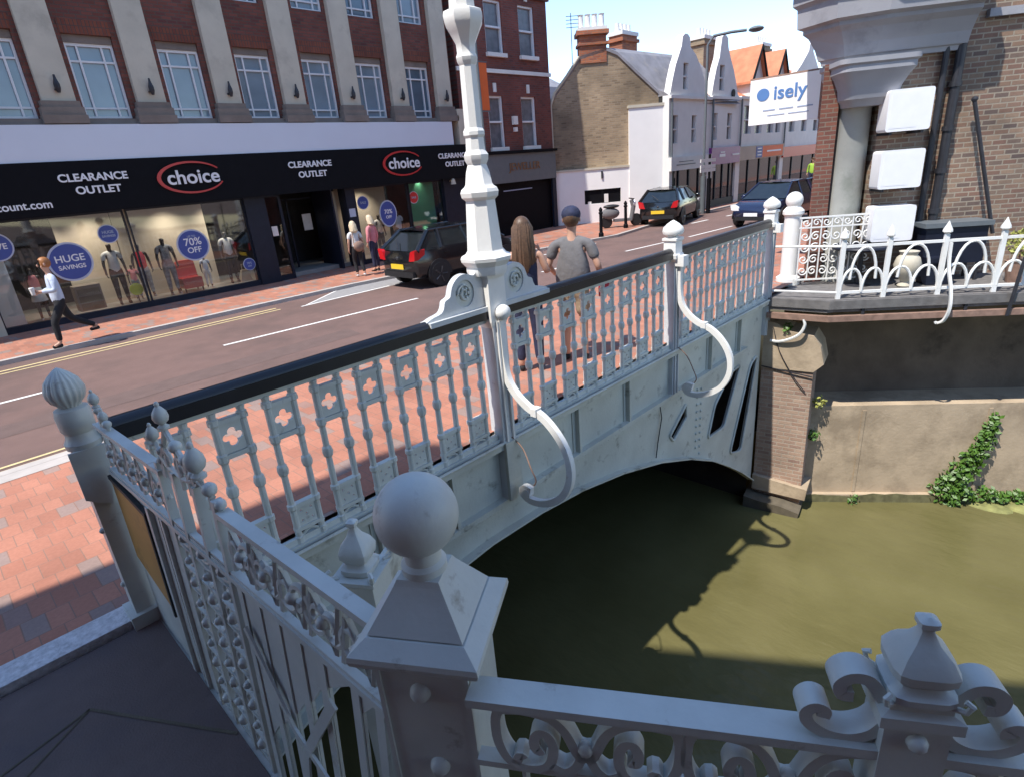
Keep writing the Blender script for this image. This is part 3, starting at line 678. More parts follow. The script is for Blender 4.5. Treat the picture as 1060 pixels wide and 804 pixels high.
mb = MB(); fbox(mb, GF, .02, 2.64, .008, .035, -.01, .03); mb.build('bottom_rail', IR, g)
for k in range(9):
    mb = MB(); u = .08+k*.13; fbox(mb, GF, u, u+.09, .02, .07, -.05+.02, .012); mb.build('sill_bracket', 'white', g)
# sign board
t = thing('sign_board', 'faded orange-yellow notice board in a dark frame fixed to the grey iron gate', 'sign', (.45, 3.6, .5))
mb = MB(); mb.prism([(.05, .56), (.60, .42), (.60, 1.06), (.05, 1.11)], GF, .012, .024); mb.build('board', 'sign', t)
mb = MB(); fbox(mb, GF, .60, .625, .010, .034, .40, 1.08); mb.prism([(.05, 1.11), (.625, 1.06), (.625, 1.085), (.05, 1.135)], GF, .01, .034); mb.build('edge_frame', 'rubber', t)

# ball post near camera
ux = Vector((.52, -.85, 0)).normalized(); vx = Vector((.85, .52, 0)).normalized(); pc = Vector((.675, 1.05, 0))
def PF(a, b, z): return pc+ux*a+vx*b+Vector((0, 0, z))
t = thing('ball_pedestal', 'stout square grey pedestal with pyramid cap and large ball, between gate and scrollwork railing', 'post', tuple(pc))
def sqloft(levels, nm, m_='iron', sm=False):
    vs = []; fs = []
    for r, z in levels:
        for a, b in ((-1, -1), (1, -1), (1, 1), (-1, 1)): vs.append(PF(a*r, b*r, z))
    for i in range(len(levels)-1):
        for k in range(4): k2 = (k+1) % 4; fs.append((i*4+k, i*4+k2, i*4+4+k2, i*4+4+k))
    fs.append((3, 2, 1, 0)); n = (len(levels)-1)*4; fs.append((n, n+1, n+2, n+3))
    mb = MB(); mb.add(vs, fs); return mb.build(nm, m_, t)
o_ = sqloft([(.118, -.6), (.118, 1.47)], 'pier')
sqloft([(.12, 1.462), (.152, 1.475), (.165, 1.492), (.168, 1.505), (.166, 1.52), (.128, 1.552)], 'cap_base')
sqloft([(.124, 1.556), (.062, 1.66), (.055, 1.675)], 'cap_pyramid')
mb = MB(); mb.lathe([(.052, 1.67), (.058, 1.675), (.058, 1.695), (.047, 1.705), (.045, 1.735), (.060, 1.75)], 28, Matrix.Translation(pc)); mb.build('neck', 'iron', t, True, .6)
mb = MB(); mb.sphere((pc.x, pc.y, 1.832), .104, 48, 28); mb.build('ball', 'iron', t, True, 3)
mb = MB()
for a, b in ((.0, 1.38), (.02, 1.12)):
    p = PF(a-.01, -.118, b); mb = MB(); mb.sphere(p, .028, 14, 9); mb.build('dome_bolt', 'iron', t, True)
mb = MB(); mb.sphere(PF(-.118, .02, 1.2), .02, 10, 7); mb.build('dome_bolt', 'iron', t, True)
mb = MB()
for s in (-1, 1): mb.add([PF(s*.112, -.119, -.5), PF(s*.124, -.119, -.5), PF(s*.124, -.126, -.5), PF(s*.112, -.126, -.5), PF(s*.112, -.119, 1.46), PF(s*.124, -.119, 1.46), PF(s*.124, -.126, 1.46), PF(s*.112, -.126, 1.46)],
       [(0, 3, 2, 1), (4, 5, 6, 7), (0, 1, 5, 4), (1, 2, 6, 5), (2, 3, 7, 6), (3, 0, 4, 7)])
mb.build('corner_strip', 'iron', t)

# square finial helper (onion shaped, four sided)
def onion(F, parent, z0, sc=1, nm='finial', m_='iron', wd=1):
    prof = [(.060, 0), (.066, .012), (.066, .03), (.052, .04), (.046, .05), (.062, .075), (.064, .10), (.050, .135), (.026, .165), (.015, .19), (.013, .20), (.020, .212), (.020, .226), (.006, .236)]
    prof = [(a*sc*wd, b*sc+z0) for a, b in prof]; vs = []; fs = []
    # rounded-square section
    sec = []
    for k in range(24):
        a = 2*PI*k/24+PI/4; q = (abs(math.cos(a-PI/4+PI/4))**4+abs(math.sin(a))**4)**(-.25)
        q = (abs(math.cos(a))**5+abs(math.sin(a))**5)**(-.2); sec.append((q*math.cos(a), q*math.sin(a)))
    for r, z in prof:
        for a, b in sec: vs.append(F(a*r, b*r, z))
    n = 24
    for i in range(len(prof)-1):
        for k in range(n): k2 = (k+1) % n; fs.append((i*n+k, i*n+k2, (i+1)*n+k2, (i+1)*n+k))
    fs.append(tuple(range(n-1, -1, -1))); fs.append(tuple((len(prof)-1)*n+k for k in range(n)))
    mb = MB(); mb.add(vs, fs); return mb.build(nm, m_, parent, True, .5)
# small post with onion finial between gate and bridge
c2 = Vector((.83, 1.72, 0))
def SF(a, b, z): return c2+ux*a+vx*b+Vector((0, 0, z))
t = thing('finial_post', 'short grey post with an onion finial and curled corners, between gate and large ball', 'post', tuple(c2))
mb = MB(); mb.add([SF(a*.075, b*.075, z) for z in (-.6, 1.22) for a, b in ((-1, -1), (1, -1), (1, 1), (-1, 1))], [(0, 3, 2, 1), (4, 5, 6, 7), (0, 1, 5, 4), (1, 2, 6, 5), (2, 3, 7, 6), (3, 0, 4, 7)]); mb.build('shaft', 'iron', t)
mb = MB(); mb.add([SF(a*r, b*r, z) for r, z in ((.078, 1.222), (.088, 1.235), (.088, 1.25)) for a, b in ((-1, -1), (1, -1), (1, 1), (-1, 1))], [(0, 3, 2, 1), (0, 1, 5, 4), (1, 2, 6, 5), (2, 3, 7, 6), (3, 0, 4, 7), (4, 5, 9, 8), (5, 6, 10, 9), (6, 7, 11, 10), (7, 4, 8, 11), (8, 9, 10, 11)]); mb.build('cap', 'iron', t)
onion(SF, t, 1.25, .92)
mb = MB()
for a, b in ((-1, -1), (1, -1), (1, 1), (-1, 1)):
    mb = MB(); mb.tube([SF(a*.062, b*.062, 1.25), SF(a*.085, b*.085, 1.262), SF(a*.09, b*.09, 1.285), SF(a*.078, b*.078, 1.292)], .009, 6); mb.build('corner_hook', 'iron', t, True)
mb = MB(); mb.box(.9, 1.74, 1.17, 1.15, 2.0, 1.215); mb.add([SF(.0, .075, -.6), SF(.0, .40, -.6), SF(.02, .40, -.6), SF(.02, .075, -.6), SF(.0, .075, 1.2), SF(.0, .40, 1.2), SF(.02, .40, 1.2), SF(.02, .075, 1.2)], [(0, 3, 2, 1), (4, 5, 6, 7), (0, 1, 5, 4), (1, 2, 6, 5), (2, 3, 7, 6), (3, 0, 4, 7)])
mb.v = mb.v[8:]; mb.f = [tuple(i-8 for i in f) for f in mb.f[6:]]
mb.build('side_plate', 'girder', t)

# ================================================================= NEAR RAILING
n0 = Vector((.668, .826, 0)); 
def NF(u, d, z): return n0+ux*u+vx*d+Vector((0, 0, z))   # u along railing, d towards the river
nr = thing('scroll_railing', 'grey railing of cast scrollwork under a flat bar, running right from the ball pedestal', 'railing', tuple(n0))
mb = MB(); fbox(mb, NF, -.06, 2.4, -.045, .03, 1.405, 1.43); mb.build('top_rail', 'iron', nr)
mb = MB(); fbox(mb, NF, -.06, 2.4, -.02, .02, 1.175, 1.195); fbox(mb, NF, -.06, 2.4, -.012, .012, .10, .13); mb.build('lower_rail', 'iron', nr)
def scrollunit(u0, w_, flip=1):
    mb = MB(); zt = 1.40; fl = (.013, .0145)
    def L(pts): mb.tube([NF(u0+w_*.5+flip*(a-.5)*w_, -.005, 1.405-(1.405-b)*.86) for a, b in smooth(pts, 4)], 1, flat=(.021, .0125), up=vx)
    L([(.10, 1.40), (.02, 1.35), (.02, 1.26), (.12, 1.19), (.30, 1.165), (.50, 1.17), (.62, 1.20), (.66, 1.26), (.60, 1.305), (.50, 1.31), (.44, 1.275), (.47, 1.24), (.54, 1.245)])
    L([(.10, 1.385), (.35, 1.39), (.62, 1.375), (.80, 1.33), (.93, 1.25), (1.02, 1.22)])
    L([(.62, 1.19), (.78, 1.17), (.92, 1.20), (1.0, 1.26)])
    L([(.20, 1.175), (.26, 1.21), (.31, 1.20)])
    return mb
U = 0.0
for k in range(10):
    mb = scrollunit(U, .215, 1 if k % 2 == 0 else -1); mb.build('scroll', 'iron', nr, True, .8); U += .225
    if k % 2 == 0:
        mb = MB(); mb.sphere(NF(U-.005, -.018, 1.285), .02, 10, 7); mb.build('boss', 'iron', nr, True)
for k in range(20):
    mb = MB(); mb.tube([NF(.06+k*.12, 0, 1.17), NF(.06+k*.12, 0, .12)], .011, 6); mb.build('picket', 'iron', nr)
# crest finial with volutes on the near railing
UC = .885
def CF(a, b, z): return NF(UC, 0, 0)+ux*a+vx*b+Vector((0, 0, z))
cr = thing('crest_finial', 'grey onion finial flanked by curled volutes, standing on the near scrollwork railing', 'finial', tuple(NF(UC, 0, 1.43)))
mb = MB(); mb.add([CF(a*r, b*r*.8, z) for r, z in ((.060, 1.04), (.060, 1.505), (.074, 1.512), (.074, 1.54), (.056, 1.548), (.056, 1.568)) for a, b in ((-1, -1), (1, -1), (1, 1), (-1, 1))],
                  [(0, 3, 2, 1)]+[(4*i+k, 4*i+(k+1) % 4, 4*i+4+(k+1) % 4, 4*i+4+k) for i in range(5) for k in range(4)]+[(20, 21, 22, 23)])
mb.build('pedestal', 'iron', cr)
onion(CF, cr, 1.567, .76, wd=1.2)
for s in (-1, 1):
    mb = MB()
    def V(pts, b_hi=False): mb.tube([CF(s*a, 0, b+(.022 if b_hi else -.004)) for a, b in smooth(pts, 5)], 1, flat=(.028, .013), up=vx)
    V([(.05, 1.505), (.066, 1.54), (.092, 1.575), (.122, 1.578), (.142, 1.558), (.136, 1.532), (.115, 1.53)], True)
    V([(.05, 1.49), (.072, 1.458), (.11, 1.44), (.155, 1.445), (.19, 1.47), (.198, 1.498), (.182, 1.515), (.163, 1.507), (.165, 1.49)])
    mb.build('volute', 'iron', cr, True, .9)
mb = MB()
for a, b in ((-1, -1), (1, -1), (1, 1), (-1, 1)): mb = MB(); mb.tube([CF(a*.05, b*.042, 1.566), CF(a*.068, b*.056, 1.573), CF(a*.073, b*.06, 1.592), CF(a*.063, b*.054, 1.597)], .006, 6); mb.build('corner_hook', 'iron', cr, True)
mb = MB(); mb.sphere(CF(0, -.052, 1.475), .02, 10, 7); mb.build('boss', 'iron', cr, True)

# ================================================================= EAST BANK: pier, wall, deck, building
pb = thing('bridge_abutment', 'brown brick bridge abutment with broken sloping stone top at the far end of the girder', 'abutment', (10.8, 3.5, WZ))
Fp = frame((10.78, 3.98, 0), Vector((.18, -1.0, 0)), None)
# d = direction (u.y,-u.x) -> points to -X side
mb = MB(); fbox(mb, Fp, .0, .90, -.55, .0, -5.2, -1.35); mb.build('brick_face', 'pierbrick', pb)
mb = MB(); mb.prism([(-.0, -1.35), (.90, -1.35), (1.06, -1.18), (.98, -.86), (.85, -.66), (.45, -.60), (.2, -.46), (0, -.42)], Fp, -.62, .03); mb.build('stone_top', 'concrete', pb)
mb = MB(); mb.prism([(.0, -3.98), (1.0, -4.02), (1.02, -3.78), (.0, -3.66)], Fp, -.5, .10); mb.build('ledge', 'concrete', pb)
mb = MB(); mb.prism([(-.1, -4.5), (.9, -4.5), (.95, -4.2), (.6, -4.12), (.2, -4.1), (-.1, -4.05)], Fp, -.4, .35); mb.build('footing_rubble', 'soil', pb)
mb = MB(); mb.tube(smooth([Fp(.15, .02, -.5), Fp(.3, .04, -1.0), Fp(.6, .05, -1.5), Fp(.8, .03, -1.75)]), .010, 5); mb.tube([Fp(0, .03, -1.32), Fp(.9, .04, -1.44)], .012, 5); mb.build('dead_stem', 'pipe', pb)

rw = thing('river_wall', 'pale stained concrete river wall below the restaurant deck', 'wall', tuple(RP(11.1, 5, WZ)))
FR = lambda s, d, z: RP(11.1-d, s, z)
mb = MB(); fbox(mb, FR, 3.9, 40, -2.0, -.75, -2.25, -.36); mb.build('upper_wall', 'shadewall', rw)
mb = MB(); fbox(mb, FR, 3.95, 40, -1.2, 0, -5.3, -2.3); fbox(mb, FR, 3.95, 40, -1.2, -.001, -2.3, -2.2); mb.build('wall_face', 'concrete', rw)
mb = MB(); fbox(mb, FR, 3.95, 40, .0, .10, -5.3, -4.12); mb.build('wall_footing', 'concrete', rw)
mb = MB(); 
for s in (4.9, 7.1, 9.3): fbox(mb, FR, s, s+.06, .0, .015, -4.1, -2.3)
mb.build('wall_joint', 'concrete', rw)

mb = MB(); top_ = [(3.95+q*.22, -4.13+random.gauss(0, .035)) for q in range(60)]
mb.prism([(3.95, -4.5), (16.93, -4.5)]+top_[::-1], FR, .101, .104); mb.build('algae_stain', mat('green_algae_stain', (.15, .14, .07), .7, var=.4, vscale=8), rw)
dk = thing('restaurant_deck', 'timber edged deck overhanging the river wall under the white arched railing', 'deck', tuple(RP(11, 5, -.2)))
FD = lambda s, d, z: RP(10.58-d, s, z)
mb = MB(); p = [(10.74, 3.92), (10.85, 2.92)]
q = [RP(10.58, s, 0) for s in (3.95, 40)]
top = [(10.72, 3.92), (10.84, 2.95), (q[0].x, q[0].y), (q[1].x, q[1].y), (RP(20, 40, 0).x, RP(20, 40, 0).y), (20, 3.85)]
def slab(mb, pts, z0, z1):
    n = len(pts); mb.add([(x, y, z0) for x, y in pts]+[(x, y, z1) for x, y in pts], [tuple(range(n-1, -1, -1)), tuple(range(n, 2*n))]+[(i, (i+1) % n, n+(i+1) % n, n+i) for i in range(n)])
slab(mb, top, -.20, .02); mb.build('boards', 'deck', dk)
mb = MB(); ln = [(10.71, 3.92, -.06), (10.83, 2.93, -.06), tuple(RP(10.56, 3.95, -.06)), tuple(RP(10.56, 40, -.06))]
mb.tube([ln[0], ln[1], ln[3]], 1, flat=(.075, .02), up=(0, 0, 1)); mb.build('fascia_board', 'deck', dk)
mb = MB(); mb.tube([(a[0], a[1], -.30) for a in (ln[0], ln[1], ln[3])], 1, flat=(.05, .05), up=(0, 0, 1)); mb.build('lower_beam', 'deckbrown', dk)
for s in (4.4, 6.0, 7.6):
    mb = MB(); fbox(mb, FD, s, s+.05, .02, .045, -.36, .0); mb.build('strap', 'pipe', dk)

# white arched railing on deck edge
wr = thing('arched_railing', 'white wrought railing with pointed arches and spear-topped posts along the deck edge', 'railing', tuple(RP(10.63, 5, 0)))
FRl = lambda s, d, z: RP(10.66-d, s, z)
zb, zt = .13, .92
S0 = 4.0
mb = MB(); fbox(mb, FRl, S0, 14, -.02, .02, zt-.03, zt+.015); mb.tube([(10.80, 3.9, zt), FRl(S0, 0, zt)], .02, 6); mb.build('top_rail', 'white', wr)
mb = MB(); fbox(mb, FRl, S0, 14, -.02, .02, zb-.025, zb+.02); mb.tube([(10.80, 3.9, zb), FRl(S0, 0, zb)], .02, 6); mb.build('bottom_rail', 'white', wr)
posts = [S0+.03, 4.75, 5.60, 6.45, 7.3, 8.15, 9.0, 9.85, 10.7, 11.55, 12.4, 13.25]
for i, s in enumerate(posts):
    mb = MB(); fbox(mb, FRl, s-.036, s+.036, -.02, .03, .0, zt+.10); mb.lathe([(.025, zt+.10), (.035, zt+.11), (.072, zt+.14), (.066, zt+.18), (.03, zt+.25), (.006, zt+.31)], 8, Matrix.Translation(FRl(s, 0, 0)))
    mb.build('spear_post', 'white', wr, True, .6)
def gothic(mb, s0, s1, z0, z1, r=.023):
    c = (s0+s1)/2; 
    for sg, a in ((1, s0), (-1, s1)):
        mb.tube([FRl(a+sg*(c-s0)*(1-math.cos(q*PI/12*.98)), .012, z0+(z1-z0)*math.sin(q*PI/12)) for q in range(7)], r, 6)
for a, b in zip(posts[:-1], posts[1:]):
    w_ = b-a
    mb = MB(); gothic(mb, a+.02, a+w_/2, zb, zb+.40); gothic(mb, a+w_/2, b-.02, zb, zb+.40); mb.build('low_arch', 'white', wr, True)
    mb = MB(); gothic(mb, a+w_*.22, b-w_*.22, zb+.22, zt-.03); mb.build('tall_arch', 'white', wr, True)
mb = MB(); p = [(-.02, .90), (0.02, .5), (.10, .15), (.13, -.15), (.08, -.38), (-.02, -.45), (-.08, -.42)]
mb.tube([RP(10.58-.06-max(a, 0)*1.2, 5.62+a*.5, b) for a, b in smooth([(x, z) for x, z in p])], 1, flat=(.02, .02), up=tR); mb.build('drop_bracket', 'white', wr, True, .9)
mb = MB(); mb.tube([(10.86-.1, 3.85-d, z) for d, z in smooth([(0, -.80), (.15, -.80), (.32, -.74), (.5, -.62), (.58, -.45), (.55, -.33)])], .026, 6); mb.build('curl_bracket', 'white', wr, True)

# ornate white panel between ball post and building corner
t = thing('ornate_gate_panel', 'white lacy ironwork panel beside the egg-topped post at the restaurant entrance', 'gate', (12.3, 3.9, 0))
Fo = frame((11.82, 3.86, 0), Vector((.58, -.82, 0)), None)
mb = MB(); fbox(mb, Fo, 0, 1.3, -.015, .015, 1.28, 1.31); mb.build('rail', 'white', t); mb = MB(); fbox(mb, Fo, 0, 1.3, -.012, .012, 1.10, 1.125); mb.build('rail', 'white', t); mb = MB(); fbox(mb, Fo, 0, 1.3, -.012, .012, .12, .15); mb.build('rail', 'white', t)
for k in range(7):
    mb = MB(); spiral(Fo, .12+k*.18, 1.2, .07, 0, 1.2, 1 if k % 2 else -1, 0, .012, 16, mb=mb)
    for zc_ in (.30, .52, .74, .95): spiral(Fo, .12+k*.18, zc_, .085, k, 1.3, 1 if k % 2 else -1, 0, .013, 16, mb=mb)
    fbox(mb, Fo, .02+k*.18, .04+k*.18, -.01, .01, .12, 1.28); mb.build('scroll', 'white', t, True)

# restaurant building
rb = thing('restaurant_building', 'buff brick riverside building with grey stone entablature over a corner column', 'building', (12.4, 3.6, 0))
FB = lambda s, d, z: RP(12.2-d, s, z)
cor = RP(12.2, 3.95, 0)
mb = MB(); _p = [RP(12.2, 4.95, 0), RP(12.2, 30, 0), RP(30, 30, 0)]
slab(mb, [(_p[0].x, _p[0].y), (_p[1].x, _p[1].y), (_p[2].x, _p[2].y), (40, 3.79), (13.6, 3.79)], 0, 11); mb.build('brick_wall', 'riverbrick', rb)
mb = MB(); slab(mb, [(cor.x, cor.y), (RP(12.2, 4.25, 0).x, RP(12.2, 4.25, 0).y), (RP(13.2, 4.25, 0).x, RP(13.2, 4.25, 0).y), (RP(13.2, 4.95, 0).x, RP(13.2, 4.95, 0).y), (24, 1), (24, 3.8), (13.2, 3.8)], 0, 3.86)
mb.build('corner_pier', M['orange'] if False else brick('restaurant_red_brick', [(0, (.24, .09, .06)), (1, (.16, .06, .045))], (.22, .17, .13), (.58, -.82, 0)), rb)
mb = MB(); mb.lathe([(.36, 0), (.36, .12), (.31, .2), (.30, 3.1), (.31, 3.12)], 28, Matrix.Translation(RP(12.42, 4.58, 0))); mb.build('column', 'colstone', rb, True, .6)
# entablature: sweep profile along plan path
path = [RP(12.2, 6.1, 0), RP(12.2, 5.4, 0), RP(12.2, 4.7, 0), RP(12.24, 4.35, 0), RP(12.42, 4.08, 0), Vector((13.0, 3.82, 0)), Vector((24, 3.8, 0))]
prof = [(-.5, 3.86), (.12, 3.86), (.14, 3.93), (.18, 3.95), (.24, 4.12), (.36, 4.32), (.46, 4.40), (.46, 4.46), (.56, 4.50), (.58, 4.8), (.66, 4.86), (.66, 5.0), (.80, 5.1), (.80, 5.6), (-.5, 5.6)]
def sweep(mb, path, prof):
    nrm = []
    for i, p in enumerate(path):
        d = (path[min(i+1, len(path)-1)]-path[max(i-1, 0)]).normalized(); n = Vector((d.y, -d.x, 0))
        if n.dot(Vector((-1, -.2, 0))) < 0 and i < 4: n = -n
        if i >= 4: n = Vector((-.35, .94, 0)) if i == 4 else Vector((0, 1, 0)); n.normalize()
        if i == 3: n = Vector((-.85, .15, 0)).normalized()
        nrm.append(n)
    k = len(prof); vs = []; fs = []
    for p, n in zip(path, nrm):
        for a, z in prof: vs.append((p.x+n.x*a, p.y+n.y*a, z))
    for i in range(len(path)-1):
        for j in range(k): j2 = (j+1) % k; fs.append((i*k+j, i*k+j2, (i+1)*k+j2, (i+1)*k+j))
    fs.append(tuple(range(k))); fs.append(tuple((len(path)-1)*k+j for j in range(k)))
    mb.add(vs, fs)
mb = MB(); sweep(mb, path, prof); mb.build('entablature', 'entab', rb)
mb = MB(); _c = RP(12.2, 4.66, 0)
_lv = [(.36, .30, 3.12), (.40, .34, 3.2), (.44, .38, 3.24), (.46, .42, 3.4), (.54, .50, 3.58), (.60, .55, 3.66), (.60, .55, 3.75), (.64, .58, 3.78), (.64, .58, 3.855)]
_vs = []; _n = 4*6
for hs, hd, z in _lv:
    sec = rounded([(-hs, -.6), (hs, -.6), (hs, hd), (-hs, hd)], .16, 5)
    for a_, b_ in sec: p_ = RP(12.2-b_, 4.66+a_, z); _vs.append(p_)
mb.add(_vs, [tuple(range(_n-1, -1, -1)), tuple((len(_lv)-1)*_n+q for q in range(_n))]+[(i*_n+q, i*_n+(q+1) % _n, (i+1)*_n+(q+1) % _n, (i+1)*_n+q) for i in range(len(_lv)-1) for q in range(_n)])
mb.build('capital', 'entab', rb, True, .5)
mb = MB(); fbox(mb, FB, 6.4, 9, .0, .10, 4.3, 4.42); mb.build('stone_string', 'entab', rb)
mb = MB(); fbox(mb, FB, 5.98, 6.10, .02, .14, .9, 9); fbox(mb, FB, 5.80, 5.88, .03, .11, .3, 4.2)
mb = MB(); mb.cyl(FB(6.06, .10, .3), FB(6.06, .10, 9), .075, n=12); mb.cyl(FB(5.84, .09, .3), FB(5.84, .09, 9), .05, n=10)
for z in (1.2, 1.9, 2.6, 3.3): mb.cyl(FB(6.06, .10, z), FB(6.06, .10, z+.08), .095, n=12)
mb.build('drainpipe', 'pipe', rb, True, .6)
# air conditioners
grp = 'wall-mounted air conditioning units'
for z0, z1, lb in ((2.66, 3.32, 'topmost of three white boxy air conditioning units beside the grey column'), (1.72, 2.36, 'middle one of three white air conditioning units beside the grey column'), (.80, 1.42, 'lowest of three white air conditioning units, just behind the white railing')):
    t = thing('air_conditioner', lb, 'air conditioner', tuple(RP(12.0, 5.2, z0)), 0, grp)
    mb = MB(); s0, s1 = 4.86, 5.56
    pr = rounded([(s0, z0), (s1, z0), (s1, z1), (s0, z1)], .05, 3); mb.prism(pr, FB, .16, .52); mb.build('casing', 'acwhite', t, True, .6)
    mb = MB(); fbox(mb, FB, s0+.05, s1-.22, .5205, .5235, z0+.05, z1-.05); mb.build('front_panel', 'acwhite', t)
    mb = MB(); fbox(mb, FB, s0+.08, s0+.12, 0, .5, z0-.05, z0-.005); fbox(mb, FB, s1-.12, s1-.08, 0, .5, z0-.05, z0-.005); mb.build('wall_bracket', 'pipe', t)
    mb = MB(); fbox(mb, FB, s1+.005, s1+.11, .03, .12, z0+.05, z1-.08); mb.build('pipe_cover', 'whitecloth', t)
# hanging white sign
t = thing('hanging_sign', 'white rectangular shop sign with pale blue lettering, projecting from the restaurant corner', 'sign', (13.2, 4.6, 3.4))
Fs = frame((13.6, 4.15, 0), (0, 1, 0), (-1, 0, 0))
mb = MB(); fbox(mb, Fs, .12, 1.52, -.06, .06, 3.05, 3.92); mb.build('panel', 'signwhite', t)
mb = MB(); fbox(mb, Fs, -.1, 1.55, -.02, .02, 3.93, 3.96); fbox(mb, Fs, .09, .115, -.07, .07, 3.04, 3.93); mb.build('hanging_bar', 'deckbrown', t)
text('isely', .36, tmtx(Fs, .70, .062, 3.62), 'signblue', t, sx=1.05, bold=.006)
mb = MB(); mb.prism(circ(1.24, 3.62, .13, .12), Fs, .06, .068); mb.build('round_logo', 'signblue', t)
mb = MB()
for u, w_ in ((.38, .3), (.75, .28), (1.1, .25)): fbox(mb, Fs, u-w_/2, u+w_/2, .06, .066, 3.30, 3.325)
for u, w_ in ((.5, .4), (.95, .35)): fbox(mb, Fs, u-w_/2, u+w_/2, .06, .066, 3.2, 3.218)
mb.build('small_print', 'textdim', t)
# dark steel poles in front of brick wall
o = MB(); o.cyl(RP(10.45, 6.62, -.35), RP(10.5, 6.95, 3.3), .028, n=8); tag(o.build('leaning_pole', 'pipe'), 'dark slim pole leaning across the white railing in front of the brick wall', 'pole')
o = MB(); o.cyl(RP(12.0, 6.35, 3.05), RP(11.9, 7.0, .8), .032, n=8); o.sphere(RP(12.0, 6.35, 3.07), .05, 8, 6); tag(o.build('brace_pole', 'pipe'), 'dark slanting brace pole fixed high on the brick wall behind the railing', 'pole')
# stuff on deck
t = thing('planter_trough', 'long dark planter trough standing against the brick wall behind the white railing', 'planter', tuple(RP(11.7, 6.4, 0)))
mb = MB(); fbox(mb, FB, 5.75, 6.75, .15, .6, .35, 1.0); mb.build('trough', 'navy', t)
mb = MB(); fbox(mb, FB, 5.7, 6.8, .10, .65, 1.0, 1.08); mb.build('rim', 'greyfascia', t)
mb = MB()
for a in (5.8, 6.7):
    for b in (.2, .55): fbox(mb, FB, a-.02, a+.02, b-.02, b+.02, .02, .35)
mb.build('leg', 'pipe', t)
t = thing('deck_table', 'low black-topped table on the deck in front of the lowest air conditioner', 'table', tuple(RP(11.6, 5.1, 0)))
mb = MB(); mb.lathe([(.48, .70), (.50, .73), (.48, .76)], 20, Matrix.Translation(RP(11.7, 4.75, 0))); mb.build('tabletop', 'navy', t, True, .6)
mb = MB(); mb.lathe([(.22, .02), (.05, .06), (.04, .70)], 12, Matrix.Translation(RP(11.7, 4.75, 0))); mb.build('pedestal', 'pipe', t)
t = thing('navy_crate', 'dark navy crate on the deck behind the pointed arches', 'crate', tuple(RP(11.4, 5.9, 0)))
mb = MB(); holed(mb, lambda s, d, z: RP(11.35-d, s, z), 5.75, 6.2, .03, .50, [(5.80, 5.93, .3, .42), (6.0, 6.14, .3, .42)], .03); fbox(mb, lambda s, d, z: RP(11.35-d, s, z), 5.75, 6.2, -.35, -.04, .03, .5); mb.build('crate_body', 'navy', t)
t = thing('pale_urn', 'pale round urn on the deck behind the white railing, left of the dark crate', 'urn', tuple(RP(11.3, 5.4, 0)))
mb = MB(); mb.lathe([(.10, .02), (.12, .05), (.07, .12), (.18, .28), (.22, .42), (.18, .55), (.13, .60), (.16, .66)], 18, Matrix.Translation(RP(11.35, 5.4, 0))); mb.build('bowl', 'stone', t, True)
def leafclump(mb, c, r, n, sz=.05, flat=(1, 1, 1), dir_=None):
    for _ in range(n):
        while True:
            v = Vector((random.uniform(-1, 1), random.uniform(-1, 1), random.uniform(-1, 1)))
            if v.length < 1: break
        p = Vector(c)+Vector((v.x*r*flat[0], v.y*r*flat[1], v.z*r*flat[2]))
        a = Vector((random.gauss(0, 1), random.gauss(0, 1), random.gauss(0, 1))).normalized(); b = a.orthogonal().normalized(); s_ = sz*random.uniform(.6, 1.3)
        mb.add([p-a*s_, p+b*s_*.55, p+a*s_, p-b*s_*.55], [(0, 1, 2, 3)])
t = thing('potted_shrub', 'yellow-green potted shrub on the deck near the leaning dark pole', 'plant', tuple(RP(11.3, 7.1, 0)))
mb = MB(); leafclump(mb, RP(11.3, 7.15, .72), .24, 260, .04); mb.build('foliage', 'leafy', t)
mb = MB(); mb.lathe([(.13, .02), (.18, .36), (.2, .4)], 16, Matrix.Translation(RP(11.3, 7.15, 0))); mb.build('pot', 'deckbrown', t)
mb = MB(); mb.cyl(RP(11.3, 7.15, .38), RP(11.3, 7.15, .65), .02, n=6); mb.build('stem', 'deckbrown', t)
# ivy on river wall
iv = thing('ivy', 'green ivy climbing the river wall in a diagonal band at the right', 'plant', tuple(RP(11, 7.0, WZ)))
mb = MB()
for q in range(34):
    f = q/33; s = 6.25+1.05*f+random.uniform(-.1, .1); z = WZ+.12+1.75*f**1.15; r = .27*(1-f)+.09
    leafclump(mb, RP(11.02, s+.25*(1-f), z), r, int(46*(1-f)+12), .055, (.45, 1, .8))
for q in range(12): leafclump(mb, RP(10.95, 6.9+q*.14, WZ+.15+random.uniform(0, .15)), .18, 40, .05, (.7, 1, .6))
mb.build('leaves', 'leaf', iv)
mb = MB(); mb.tube([RP(11.06, 6.45, WZ+.05), RP(11.06, 6.85, WZ+.6), RP(11.06, 7.1, WZ+1.2), RP(11.07, 7.28, WZ+1.8)], [.025, .02, .014, .008], 6); mb.build('stem', 'soil', iv)
mud = MB(); mud.sphere(RP(10.9, 7.3, WZ), .42, 14, 8, (.5, 1, .14)); mud.sphere(RP(10.8, 8.0, WZ), .5, 14, 8, (.6, 1, .18)); 
mud.build('mud_bank', mat('mossy_mud', (.20, .20, .07), .8, var=.4, vscale=6, bump=.8, bscale=20), kind='structure')
for i, (s, z, lb) in enumerate(((4.05, -2.05, 'small yellow-green weed tuft on the wall, nearest the abutment top'), (4.0, -2.75, 'green weed tuft growing halfway down beside the abutment'), (4.9, WZ+.06, 'tiny weed tuft at the waterline of the river wall'))):
    mb = MB(); leafclump(mb, RP(10.98, s, z), .13, 60, .04); o = mb.build('weed_tuft', 'leaf' if i else 'leafy'); tag(o, lb, 'plant')
